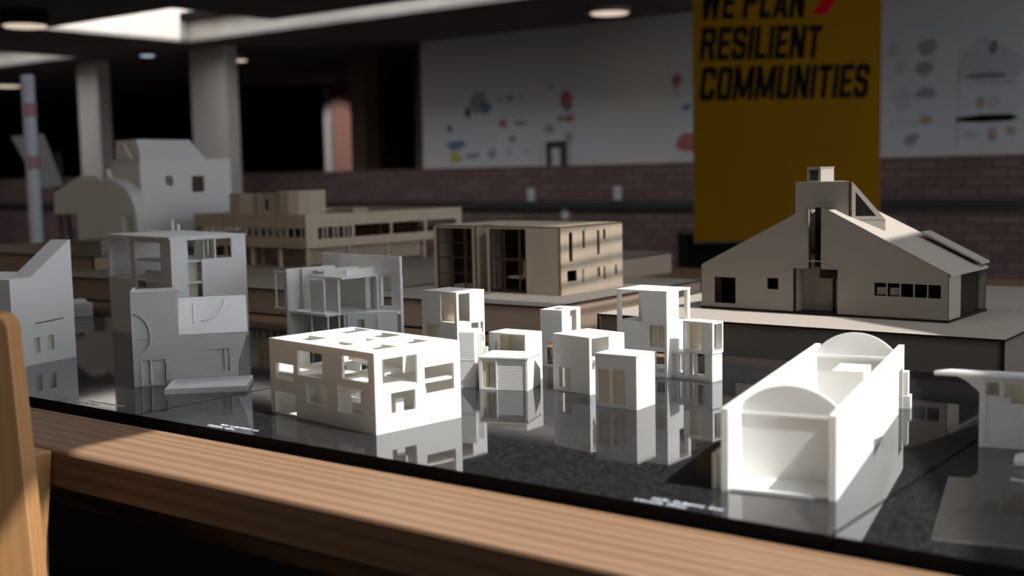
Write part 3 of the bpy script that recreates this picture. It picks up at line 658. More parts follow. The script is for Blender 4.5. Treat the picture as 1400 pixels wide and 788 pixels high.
part(MB().wall('x', 0.060, 0.003, 0.2310, a - th, 0, c - 0.004).wall('x', 0.085, 0.003, th, 0.1900, 0, c - 0.004, [(0.095, 0.125, 0.035, 0.065)]), 'inner_wall', M['plydark'], h, 'dark inner wall', each=True)
m_ = MB()
for y in (0.2360, 0.2570, 0.3000, 0.3355): m_.box(0.001, 0.005, y - 0.0016, y + 0.0016, 0, 0.1345)
for z in (0.036, 0.070, 0.102): m_.box(0.0015, 0.0045, 0.2341, 0.3373, z - 0.001, z + 0.001)
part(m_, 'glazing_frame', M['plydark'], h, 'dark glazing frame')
m_ = MB()
for y in (0.0885, 0.1060, 0.1480, 0.1560, 0.1700, 0.1840): m_.box(0.001, 0.005, y - 0.0014, y + 0.0014, 0, 0.1345)
for z in (0.036, 0.070, 0.102): m_.box(0.0015, 0.0045, 0.1560, 0.1855, z - 0.0009, z + 0.0009)
m_.box(0.001, 0.005, 0.0871, 0.1560, 0.068, 0.072)
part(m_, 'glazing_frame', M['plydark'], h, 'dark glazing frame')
part(MB().box(0.012, 0.05, 0.0900, 0.145, 0.030, 0.034).box(0.010, 0.016, 0.098, 0.104, 0.034, 0.066).box(0.012, 0.05, 0.24, 0.30, 0.004, 0.010), 'inner_shelf', M['ply'], h, each=True)
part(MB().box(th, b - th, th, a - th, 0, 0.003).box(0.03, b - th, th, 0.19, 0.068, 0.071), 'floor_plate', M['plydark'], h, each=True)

# ------------------------------------------------------------------ plywood villa on legs
h = yaw_thing('villa_on_legs', 'long plywood villa raised on thin legs with ribbon windows and curved roof screen', 'building model', -0.5636, 3.2648, 40.0, z=0.0502)
a, b, zb, zt, th = 0.5147, 0.6363, 0.055, 0.1482, 0.005
part(MB().wall('x', 0, th, 0, a, zb, zt, [(0.0072, a - 0.012, 0.0856, 0.1098)], side=0), 'front_wall', PM, h)
part(MB().wall('y', 0, th, th, b, zb, zt, [(0.0426, 0.1697, 0.0790, 0.1114), (0.180, 0.3240, 0.079, 0.1135), (0.3320, 0.4685, 0.0790, 0.1135), (0.478, 0.612, 0.0790, 0.1135)]), 'side_wall', PM, h)
part(MB().wall('x', b - th, th, th, a, zb, zt, [(0.02, a - 0.02, 0.0856, 0.11)]).wall('y', a - th, th, th, b - th, zb, zt, [(0.02, b - 0.02, 0.0856, 0.11)]), 'rear_wall', PM, h)
part(MB().wall('z', zb, 0.004, th, b - th, th, a - th), 'floor_plate', M['ply'], h, each=True)
part(MB().wall('z', zt - 0.012, 0.004, th, b - th, th, a - th, [(0.18, 0.45, 0.02, 0.25)]), 'roof', M['ply'], h)
m_ = MB(); rnd = random.Random(4)
for i in range(16):
    y = 0.02 + i * 0.030; m_.box(0.001, 0.004, y, y + rnd.uniform(0.004, 0.012), 0.0856, 0.1098)
part(m_, 'window_bars', M['ply'], h, each=True)
m_ = MB()
for x in (0.06, 0.075, 0.10, 0.115, 0.14, 0.155): m_.box(x, x + 0.005, 0.001, 0.004, 0.0790, 0.1114)
part(m_, 'window_bars', M['ply'], h, each=True)
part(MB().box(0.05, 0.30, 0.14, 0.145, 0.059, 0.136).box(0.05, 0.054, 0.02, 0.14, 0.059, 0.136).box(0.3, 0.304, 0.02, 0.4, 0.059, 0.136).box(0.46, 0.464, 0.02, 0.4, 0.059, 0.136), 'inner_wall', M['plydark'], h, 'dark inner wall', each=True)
part(MB().box(0.08, 0.55, 0.10, 0.104, 0, zb).box(0.08, 0.084, 0.10, 0.42, 0, zb), 'ground_wall', M['ply'], h)
for x in (0.008, 0.16, 0.315, 0.47, 0.62):
    for y in (0.008, 0.125, 0.25, 0.375, 0.50):
        if (x < 0.02 or y < 0.02):
            part(MB().tube((x + 0.004, y + 0.004, 0), (x + 0.004, y + 0.004, zb), 0.0058, n=10), 'leg', M['ply'], h)
for x, y in ((0.12, 0.19), (0.12, 0.22)):
    part(MB().tube((x - 0.06, y + 0.08, 0), (x - 0.06, y + 0.08, zb), 0.0058, n=10), 'leg', M['ply'], h)
sc = [(0.055, 0.395), (0.040, 0.385), (0.034, 0.365), (0.036, 0.335), (0.055, 0.300), (0.058, 0.275), (0.050, 0.262)]
part(MB().ribbon(sc, 0.004, zt - 0.008, zt + 0.060), 'roof_screen', M['ply'], h, 'curved roof screen', smooth=False)
part(MB().wall('x', 0.052, 0.004, 0.185, 0.262, zt - 0.008, zt + 0.060, [(0.222, 0.244, 0.155, 0.190)]), 'roof_screen', PM, h)
sc = [(0.052, 0.185), (0.046, 0.160), (0.050, 0.130), (0.065, 0.105), (0.090, 0.090), (0.120, 0.088), (0.16, 0.10)]
part(MB().ribbon(sc, 0.004, zt - 0.008, zt + 0.066), 'roof_screen', M['ply'], h, 'curved roof screen')
part(MB().box(0.075, 0.078, 0.215, 0.25, zt - 0.008, zt + 0.05).box(0.36, 0.42, 0.20, 0.30, zt - 0.010, zt + 0.006), 'roof_box', M['ply'], h, each=True)

# ------------------------------------------------------------------ tall white house at far left
h = yaw_thing('hipped_tower_house', 'tall white house model with hipped roof and a bird-shaped curved front screen', 'building model', -1.1462, 3.7000, 40.0, z=0.0882)
JW = M['white']; zc = 0.280
part(MB().wall('y', 0, 0.006, 0, 0.310, 0, 0.11).wall('y', 0, 0.006, 0, 0.341, 0.11, zc, [(0.090, 0.117, 0.196, 0.226), (0.188, 0.236, 0.174, 0.226)]), 'side_wall', JW, h)
part(MB().wall('x', 0, 0.006, 0.006, 0.150, 0.12, zc), 'front_wall', JW, h)
part(MB().wall('x', 0.335, 0.006, 0.006, 0.150, 0.11, zc).wall('y', 0.144, 0.006, 0.006, 0.335, 0.115, zc), 'rear_wall', JW, h)
part(MB().box(0.006, 0.335, 0.006, 0.144, zc - 0.004, zc), 'roof', JW, h)
fr_ = [(0.008, 0.006, zc), (0.250, 0.006, zc), (0.250, 0.148, zc), (0.008, 0.148, zc), (0.012, 0.030, zc + 0.062), (0.205, 0.030, zc + 0.062), (0.205, 0.148, zc + 0.062), (0.012, 0.148, zc + 0.062)]
part(MB().add(fr_, [(0, 3, 2, 1), (4, 5, 6, 7), (0, 1, 5, 4), (1, 2, 6, 5), (2, 3, 7, 6), (3, 0, 4, 7)]), 'hipped_roof', JW, h)
part(MB().prism('x', -0.006, 0.010, [(0.035, zc), (0.125, zc), (0.080, zc + 0.048)]), 'gable_parapet', JW, h)
bird = [(0.385, 0.180), (0.218, 0.234), (0.190, 0.218), (0.166, 0.211), (0.118, 0.210), (0.077, 0.223), (0.040, 0.219), (0.015, 0.211), (-0.015, 0.198), (-0.042, 0.181), (-0.062, 0.162), (-0.075, 0.140), (-0.084, 0.112), (-0.086, 0.085), (-0.086, 0.0),
        (-0.068, 0.0), (-0.068, 0.106), (-0.005, 0.110), (-0.005, 0.0), (0.251, 0.0), (0.248, 0.113), (0.391, 0.112)]
part(MB().prism('x', -0.075, 0.050, bird), 'curved_screen', JW, h, 'bird-shaped curved screen')
part(MB().tube((-0.045, 0.105, 0.205), (-0.045, 0.105, 0.252), 0.009, n=12).tube((-0.045, 0.09, 0.205), (-0.045, 0.09, 0.232), 0.006, n=12), 'chimney', JW, h, each=True)
h = thing('low_side_block', 'low grey block on the far-left base, left of the framed white house', 'building model', S(-2.46, 1.10, 0.0882), RA)
part(MB().box(0.0, 0.15, 0.0, 0.10, 0, 0.040), 'body', M['card'], h, bevel=0.001)
part(MB().box(-0.003, 0.153, -0.003, 0.103, 0.040, 0.044), 'roof', M['cardtop'], h)

# ------------------------------------------------------------------ gabled grey card house
h = thing('gabled_card_house', 'grey card house model with split gable front, arch line and tall chimney block', 'building model', (0.3436, 2.1382, TZ + 0.0502), math.radians(-38.894))
KM = [M['card'], M['burnt']]
LW, D_ = 0.4422, 0.1893
part(MB().box(-0.0015, LW + 0.0015, -0.0015, D_ + 0.002, 0, 0.0042), 'plinth', M['burnt'], h, 'black burnt plinth')
zq = 0.0502
def hz(z): return z - zq
LE, RE, PK = hz(0.1299), hz(0.1279), hz(0.2341)
F1 = [(0, 0.0042), (0.1793, 0.0042), (0.1793, hz(0.1288)), (0.2085, hz(0.1288)), (0.2085, hz(0.232)), (0.2060, hz(0.2335)), (0.0, LE)]
part(MB().prism('y', 0, 0.004, F1, [[(0.0265, hz(0.0615)), (0.0684, hz(0.0615)), (0.0684, hz(0.1082)), (0.0265, hz(0.1082))], [(0.130, hz(0.0907)), (0.1508, hz(0.0907)), (0.1508, hz(0.1102)), (0.130, hz(0.1102))]], side=1), 'front_wall', KM, h)
F2 = [(0.2588, 0.0042), (LW, 0.0042), (LW, RE), (0.2290, PK), (0.2290, hz(0.1288)), (0.2588, hz(0.1288))]
wl = []
for i in range(5):
    x0 = 0.3222 + i * 0.0222; wl.append([(x0, hz(0.0885)), (x0 + 0.0200, hz(0.0885)), (x0 + 0.0200, hz(0.1100)), (x0, hz(0.1100))])
part(MB().prism('y', 0, 0.004, F2, wl, side=1), 'front_wall', KM, h)
# side walls, rear wall, roof planes
part(MB().wall('x', 0.0, 0.004, 0.0041, D_, 0.0042, LE - 0.003, side=1), 'side_wall', KM, h)
part(MB().wall('x', LW - 0.004, 0.004, 0.0041, 0.060, 0.0042, RE - 0.003, side=1).wall('x', LW - 0.030, 0.004, 0.06, D_ - 0.004, 0.0042, RE - 0.002, side=1), 'side_wall', KM, h)
part(MB().prism('y', D_ - 0.004, 0.004, [(0, 0.0042), (LW, 0.0042), (LW, RE - 0.004), (0.26, hz(0.215)), (0.18, hz(0.215)), (0, LE)], [[(0.05, 0.02), (0.12, 0.02), (0.12, 0.06), (0.05, 0.06)], [(0.2, 0.01), (0.25, 0.01), (0.25, 0.07), (0.2, 0.07)]], side=1), 'rear_wall', KM, h)
def slope(x0, z0_, x1, z1_, y0, y1, th=0.0032):
    return MB().prism('y', y0, y1 - y0, [(x0, z0_), (x1, z1_), (x1, z1_ - th), (x0, z0_ - th)], side=0)
zr0 = PK - 0.004
k = (zr0 - RE) / (0.2290 - LW)
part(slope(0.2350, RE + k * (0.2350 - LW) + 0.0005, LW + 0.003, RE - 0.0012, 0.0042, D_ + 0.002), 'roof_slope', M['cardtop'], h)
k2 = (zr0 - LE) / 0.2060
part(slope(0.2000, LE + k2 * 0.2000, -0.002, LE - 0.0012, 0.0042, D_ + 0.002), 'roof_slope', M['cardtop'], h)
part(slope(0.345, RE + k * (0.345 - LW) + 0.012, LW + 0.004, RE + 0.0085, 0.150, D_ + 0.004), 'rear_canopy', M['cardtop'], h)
# chimney block behind the split
def fy(px): return px
BX0, BX1, BZ = 0.1603, 0.2601, hz(0.2720)
cb = MB()
cb.wall('y', 0.045, 0.004, BX0, BX1, 0.06, BZ, side=1)
cb.wall('x', BX0, 0.004, 0.049, 0.124, 0.06, BZ, side=1)
cb.ribbon([(BX1 - 0.002, 0.047), (0.2080, 0.1250), (BX0 + 0.001, 0.1250)], 0.003, 0.06, BZ, 0)
cb.prism('z', BZ, 0.0033, [(BX0, 0.045), (BX1, 0.045), (0.2095, 0.1270), (BX0, 0.1270)])
part(cb, 'chimney_block', KM, h)
part(MB().box(BX0 - 0.0012, BX0 + 0.0002, 0.0445, 0.049, 0.10, BZ + 0.001).box(BX1 - 0.0015, BX1 + 0.0006, 0.0445, 0.048, 0.10, BZ + 0.001), 'burnt_edge', M['burnt'], h, 'dark burnt board edge', each=True)
# triangular clerestory to the right of the block
tri = [(0.2630, hz(0.2104)), (0.3175, hz(0.2104)), (0.2630, hz(0.2753))]
hole = [(0.2690, hz(0.2160)), (0.3030, hz(0.2160)), (0.2690, hz(0.2575))]
dr = math.radians(24)
def turned(o):
    o.location = (0.2625, 0.0480, 0); o.rotation_euler = (0, 0, dr); return o
tl = lambda pts: [(p[0] - 0.2630, p[1]) for p in pts]
turned(part(MB().prism('y', 0.0, 0.004, tl(tri), [tl(hole)], side=0), 'dormer_frame', [M['cardtop']], h, 'pale triangular dormer frame'))
turned(part(MB().box(0.0195, 0.0213, 0.0, 0.004, hz(0.216), hz(0.2410)), 'mullion', M['burnt'], h))
turned(part(MB().prism('y', 0.0005, 0.003, [(0.006, hz(0.2102)), (0.0545, hz(0.2102)), (0.0545, hz(0.1870))]), 'dormer_panel', [M['cardtop']], h, 'pale panel under the dormer'))
turned(part(MB().prism('y', 0.010, 0.050, [(0.0010, hz(0.2110)), (0.0480, hz(0.2110)), (0.0010, hz(0.2660))]), 'dormer_body', M['burnt'], h, 'dark dormer body'))
# chimney top
c0, c1, cz0, cz1 = 0.1761, 0.1995, BZ + 0.0033, hz(0.2985)
part(MB().wall('y', 0.060, 0.003, c0, c1, cz0, cz1, [(c0 + 0.003, c1 - 0.003, cz0 + 0.002, cz1 - 0.003)], side=1), 'chimney_front', KM, h)
part(MB().wall('x', c1 - 0.003, 0.003, 0.063, 0.118, cz0, cz1, side=1), 'chimney_side', [M['cardtop'], M['burnt']], h, 'pale chimney side')
part(MB().wall('x', c0, 0.003, 0.063, 0.118, cz0, cz1, side=1), 'chimney_side', KM, h)
part(MB().wall('y', 0.115, 0.003, c0 + 0.003, c1 - 0.003, cz0, cz1, side=1), 'chimney_rear', KM, h)
part(MB().box(c0 + 0.003, c1 - 0.003, 0.066, 0.068, cz0, cz1), 'chimney_glazing', M['metal'], h)
part(MB().box(c0 - 0.001, c1 + 0.001, 0.059, 0.119, cz1, cz1 + 0.002), 'chimney_cap', M['card'], h)
# porch: recess walls, lintel, door, arch line
part(MB().wall('y', 0.032, 0.003, 0.1825, 0.2588, 0.0042, hz(0.150), [(0.2300, 0.2588, hz(0.114), 0.2)], side=1).wall('x', 0.1795, 0.003, 0.004, 0.032, 0.0042, hz(0.128), side=1), 'porch_wall', KM, h)
part(MB().box(0.2370, 0.2410, 0.0300, 0.033, 0.0042, hz(0.1125)), 'door_jamb', M['burnt'], h)
part(MB().box(0.2240, 0.2620, 0.0060, 0.012, hz(0.1130), hz(0.1280)).box(0.2240, 0.2300, 0.0060, 0.012, hz(0.128), hz(0.16)), 'lintel', M['burnt'], h)
part(MB().box(0.1790, 0.1815, -0.0004, 0.0045, 0.0042, hz(0.1288)).box(0.2070, 0.2090, -0.0004, 0.005, hz(0.1288), hz(0.2000)), 'burnt_edge', M['burnt'], h, 'dark burnt board edge', each=True)
part(MB().box(0.2060, 0.2082, -0.003, 0.0, hz(0.200), hz(0.229)).box(0.2090, 0.2120, 0.002, 0.006, hz(0.2225), hz(0.227)), 'tab', M['card'], h)
part(MB().box(0.2080, 0.2295, 0.022, 0.024, hz(0.13), PK - 0.002), 'slot_shade', M['burnt'], h, 'dark panel for the shade in the gable slot')  # black panel put in for the shade inside the gable slot
al = MB(); pv = None
for i in range(21):
    t = -1 + i / 10; p = (0.2184 + 0.056 * t, -0.0006, hz(0.1423) - 0.0162 * t * t)
    if pv: al.tube(pv, p, 0.0009, n=6)
    pv = p
part(al, 'arch_line', M['cardtop'], h, 'thin raised arch line')
wi = MB()
for i in range(2):
    x0 = 0.3222 + i * 0.0222; wi.box(x0 + 0.002, x0 + 0.017, 0.0065, 0.008, hz(0.0900), hz(0.1020))
part(wi, 'window_card', M['cardtop'], h)
part(MB().box(LW - 0.014, LW - 0.011, 0.061, D_ - 0.0045, 0.0044, RE - 0.006), 'side_recess_shade', M['burnt'], h, 'dark panel for the shade in the side recess')  # black panel stands in for the shade deep in the side recess
part(MB().box(0.01, 0.19, 0.055, 0.058, 0.0042, 0.075).box(0.27, 0.41, 0.055, 0.058, 0.0042, 0.072), 'inner_wall', M['burnt'], h, 'dark inner wall', each=True)

# ------------------------------------------------------------------ the room
FZ = -TZ; CZ = 1.61
struct('floor', MB().box(-22, 4.2, -5.2, 14, FZ - 0.05, FZ), M['carpet'])
# ceiling: one slab with skylight openings; the near opening lets the patch of sun onto the table
SUN_EL = math.radians(52)
dx = CZ / math.tan(SUN_EL)
sun_s = dx * 0.9985; sun_t = dx * 0.0557      # where the sun's direction carries a table point up to the ceiling
lift = lambda pts: [(p + sun_s, q + sun_t) for p, q in pts]
sun_open = lift([(-0.15, -0.75), (0.83, -0.75), (0.31, 0.30), (0.24, 0.55), (0.12, 0.86), (0.0, 0.93), (-0.11, 1.0), (-0.12, 1.35), (-0.545, 1.35), (-0.545, -0.12), (-0.42, -0.26)])
strip_open = lift([(-0.88, 0.95), (-0.575, 0.95), (-0.575, 1.35), (-0.88, 1.35)])
FIN = (-1.30, -0.34, 0.02, 0.98)  # unseen opening added over the table for more sky light from above
ADDED_WELL = (0.6, 3.6, 4.90, 6.45)  # unseen skylight added to brighten the back of the room
WELL = (-8.68, -3.2, 4.90, 6.45); WELL2 = (-14.5, -10.55, 4.90, 6.45)
rect = lambda w: [(w[0], w[2]), (w[1], w[2]), (w[1], w[3]), (w[0], w[3])]
struct('ceiling', MB().prism('z', CZ, 0.03, [(-22, -5.2), (4.2, -5.2), (4.2, 14), (-22, 14)], [sun_open, strip_open, [(-8.68, 4.90), (-6.9, 4.90), (-6.9, 5.90), (-3.2, 5.90), (-3.2, 6.45), (-8.68, 6.45)], rect(WELL2), rect(ADDED_WELL), rect(FIN)]), M['darkceil'])
for i, w in enumerate((WELL, WELL2)):
    zt_ = CZ + 0.60
    mb = MB().box(w[0] - 0.1, w[1] + 0.1, w[3] + 0.001, w[3] + 0.1, CZ + 0.031, zt_).box(w[0] - 0.1, w[1] + 0.1, w[2] - 0.1, w[2] - 0.001, CZ + 0.031, zt_)
    mb.box(w[0] - 0.1, w[0] - 0.001, w[2], w[3], CZ + 0.031, zt_).box(w[1] + 0.001, w[1] + 0.1, w[2], w[3], CZ + 0.031, zt_)
    struct('trim_%d' % (i + 1), mb, M['concrete'])
    mb = MB().box(w[0], w[1], w[3] - 0.10, w[3] - 0.0, CZ + 0.20, CZ + 0.27)
    for kx in range(1, 3):
        x = w[0] + (w[1] - w[0]) * kx / 3; mb.box(x - 0.04, x + 0.04, w[2], w[3] - 0.1, CZ + 0.20, CZ + 0.27)
    struct('trim_%d' % (i + 3), mb, M['black'])
BT = 0.365
struct('wall_rear_brick', MB().box(-22, 4.1, 8.0, 8.2, FZ, BT), M['brick'])
struct('wall_rear_board', MB().box(-7.16, -1.50, 8.05, 8.15, BT, CZ), M['plaster'])
mb = MB()
for i in range(10):
    x = -0.87 + sun_s + i * 0.030; mb.box(x, x + 0.0185, 0.94 + sun_t, 1.36 + sun_t, CZ + 0.0305, CZ + 0.034)
struct('trim_12', mb, M['metal'])  # unseen slats added to weaken the sun through the strip opening
mb = MB()
for i in range(18):
    x = FIN[0] - 0.02 + i * 0.058; mb.box(x, x + 0.004, FIN[2] - 0.02, FIN[3] + 0.02, CZ + 0.031, CZ + 0.125)
mb.box(FIN[0] - 0.03, FIN[1] + 0.03, FIN[2] - 0.03, FIN[2] - 0.02, CZ + 0.031, CZ + 0.125).box(FIN[0] - 0.03, FIN[1] + 0.03, FIN[3] + 0.02, FIN[3] + 0.03, CZ + 0.031, CZ + 0.125)
struct('trim_13', mb, M['plaster'])  # fins added to keep direct sun out of the extra opening
struct('trim_5', MB().box(-22, 4.1, 7.955, 8.0, -0.025, 0.045), M['metal'])
struct('wall_rear_room', MB().box(-22, 4.1, 13.8, 14, FZ, CZ), M['black'])
struct('wall_left', MB().box(-22, -21.9, -5.2, 14, FZ, CZ), M['black'])
struct('wall_right', MB().wall('x', 4.0, 0.1, -5.2, 14, FZ, CZ, [(-1.6, 5.2, -0.15, 1.40)]), M['darkceil'])
struct('window_1', MB().wall('x', 4.02, 0.05, -1.6, 5.2, -0.15, 1.40, [(-1.55 + i * 1.7, 0.05 + i * 1.7, -0.10, 1.35) for i in range(4)]), M['metal'])  # unseen window added for the cool side light on the models
struct('wall_camera_side', MB().wall('y', -5.2, 0.1, -22, 4.0, FZ, CZ), M['plaster'])
# piers between the openings, concrete columns
for i, (s0, s1) in enumerate(((-9.14, -8.60), (-11.10, -10.72))):
    struct('trim_%d' % (6 + i), MB().box(s0, s1, 6.8, 6.95, FZ, CZ), M['concrete'])
struct('trim_9', MB().box(-8.10, -7.90, 8.0, 8.2, BT, CZ), M['darkwood'])
struct('trim_10', MB().box(-8.55, -8.35, 8.6, 8.8, FZ, CZ), M['darkwood'])
struct('trim_11', MB().box(-7.75, -7.28, 8.6, 8.66, FZ, CZ), M['darkceil'])

def ceil_lamp(name, label, s, t, r, mat, rim, drop=0.0):
    o = thing(name, label, 'ceiling lamp', S(s, t, CZ), RA, 'round ceiling downlights')
    part(MB().tube((0, 0, -0.045 - drop), (0, 0, -0.0005), r * 1.15, r * 1.05, 28), 'housing', rim, o)
    part(MB().tube((0, 0, -0.055 - drop), (0, 0, -0.0455 - drop), r * 0.92, r, 28), 'diffuser', mat, o, 'lit diffuser')
ceil_lamp('ceiling_lamp', 'round lit ceiling lamp above the pinned drawings, right of centre', -4.486, 7.3, 0.155, M['lampwarm'], M['concrete'])
ceil_lamp('ceiling_lamp', 'round lit ceiling lamp beside the wide concrete column', -9.353, 7.6, 0.095, M['lampwarm'], M['darkceil'])
ceil_lamp('ceiling_lamp', 'round lit ceiling lamp at the left edge beside the white pole', -13.9, 7.6, 0.17, M['lampwarm'], M['darkceil'])
ceil_lamp('ceiling_lamp', 'round lit lamp in a black can at the top left corner', -7.766, 4.2, 0.16, M['lampwarm'], M['black'], 0.07)
ceil_lamp('ceiling_lamp', 'small cool white ceiling lamp left of the wide concrete column', -9.55, 6.6, 0.07, M['lampcool'], M['metal'])

# pin-up sheets on the board
def sheet(label, s0, s1, z0_, z1_, marks):
    o = thing('drawing_sheet', label, 'poster', S(s0, 8.049, z0_), RA, 'drawing sheets pinned to the board')
    w, hh = s1 - s0, z1_ - z0_
    part(MB().box(0, w, -0.006, 0.0, 0, hh), 'paper', M['paper'], o)
    rnd = random.Random(len(marks) + int(100 * w))
    for (x, z, mw, mh, kx) in marks:
        n = 7; pts = []
        for i in range(n):
            t = 2 * math.pi * i / n; r = rnd.uniform(0.6, 1.0)
            pts.append((w * x + mw * 0.66 * r * math.cos(t), hh * z + mh * 0.66 * r * math.sin(t)))
        part(MB().prism('y', -0.0075, 0.0012, pts), 'sketch', M[kx], o)
sheet('left drawing sheet on the board with the blue and dark collage', -6.86, -5.72, 0.385, 1.30, [(0.36, 0.66, 0.22, 0.20, 'sk_grey'), (0.44, 0.60, 0.16, 0.12, 'sk_blue'), (0.25, 0.56, 0.09, 0.12, 'sk_dark'), (0.60, 0.66, 0.1, 0.08, 'sk_pale'), (0.70, 0.68, 0.10, 0.07, 'sk_grey'), (0.82, 0.68, 0.08, 0.07, 'sk_pale'), (0.62, 0.42, 0.10, 0.08, 'sk_red'),
      (0.80, 0.42, 0.14, 0.05, 'sk_grey'), (0.05, 0.40, 0.07, 0.07, 'sk_dark'), (0.12, 0.22, 0.22, 0.09, 'sk_blue'), (0.10, 0.10, 0.16, 0.10, 'sk_yellow'), (0.30, 0.10, 0.20, 0.08, 'sk_grey'), (0.50, 0.12, 0.10, 0.10, 'sk_grey'), (0.68, 0.12, 0.1, 0.06, 'sk_pale'), (0.86, 0.12, 0.1, 0.06, 'sk_pale'), (0.72, 0.26, 0.09, 0.07, 'sk_grey'), (0.52, 0.27, 0.07, 0.06, 'sk_pale')])
sheet('middle drawing sheet on the board with one red sketch at its top', -5.68, -5.0, 0.42, 1.30, [(0.36, 0.62, 0.13, 0.17, 'sk_red'), (0.40, 0.54, 0.10, 0.10, 'sk_blue'), (0.42, 0.42, 0.15, 0.06, 'sk_red'), (0.28, 0.42, 0.10, 0.05, 'sk_grey'), (0.40, 0.22, 0.10, 0.08, 'sk_grey'), (0.10, 0.32, 0.12, 0.08, 'sk_grey'), (0.12, 0.76, 0.1, 0.08, 'sk_pale')])
sheet('narrow drawing sheet at the left edge of the yellow banner', -4.40, -4.08, 0.38, 1.33, [(0.35, 0.70, 0.09, 0.11, 'sk_red'), (0.35, 0.58, 0.08, 0.07, 'sk_pale'), (0.62, 0.47, 0.08, 0.06, 'sk_blue'), (0.60, 0.16, 0.20, 0.16, 'sk_red')])
sheet('drawing sheet with rows of faint plans right of the yellow banner', -2.55, -1.985, 0.40, 1.36, [(0.2, 0.8, 0.12, 0.1, 'sk_pale'), (0.62, 0.80, 0.14, 0.12, 'sk_grey'), (0.62, 0.64, 0.14, 0.10, 'sk_grey'), (0.28, 0.66, 0.10, 0.10, 'sk_pale'), (0.3, 0.42, 0.16, 0.16, 'sk_pale'), (0.62, 0.45, 0.16, 0.09, 'sk_grey'), (0.34, 0.22, 0.26, 0.05, 'sk_pale'), (0.62, 0.25, 0.1, 0.07, 'sk_tan'), (0.45, 0.10, 0.12, 0.09, 'sk_grey')])
sheet('rightmost drawing sheet with a heavy black line below its middle', -1.965, -1.53, 0.40, 1.32, [(0.5, 0.68, 0.4, 0.34, 'sk_pale'), (0.55, 0.79, 0.06, 0.10, 'sk_dark'), (0.42, 0.58, 0.34, 0.05, 'sk_grey'), (0.5, 0.245, 0.40, 0.05, 'ink'), (0.35, 0.37, 0.06, 0.10, 'sk_tan'), (0.55, 0.36, 0.12, 0.10, 'sk_pale'), (0.2, 0.12, 0.14, 0.08, 'sk_pale'), (0.55, 0.12, 0.07, 0.10, 'sk_tan'), (0.85, 0.14, 0.07, 0.06, 'sk_tan')])
o = thing('picture_frame', 'small dark square frame standing on the brick ledge below the middle sheet', 'frame', S(-5.62, 7.99, BT), RA)
part(MB().wall('y', 0.0, 0.03, 0, 0.20, 0, 0.22, [(0.045, 0.155, 0.0, 0.165)]), 'surround', M['metal'], o)
part(MB().box(0.045, 0.155, 0.02, 0.025, 0.0, 0.165), 'backing', M['paper'], o)
for i, (s_, z_) in enumerate(((-5.80, 0.10), (-5.42, -0.06), (-4.86, 0.11))):
    o = tag(room(MB().box(s_ - 0.04, s_ + 0.04, 7.985, 7.9995, z_ - 0.06, z_ + 0.06).build('wall_outlet', M['paper'], bevel=0.004)), ['pale outlet plate on the brick above the rail, under the middle sheet', 'pale outlet plate on the brick just below the dark rail', 'pale outlet plate on the brick near the yellow banner'][i], 'outlet', 'pale outlet plates on the brick wall')
    o.location = S(0, 0, 0) if z_ > 0 else S(0, -0.0, 0)

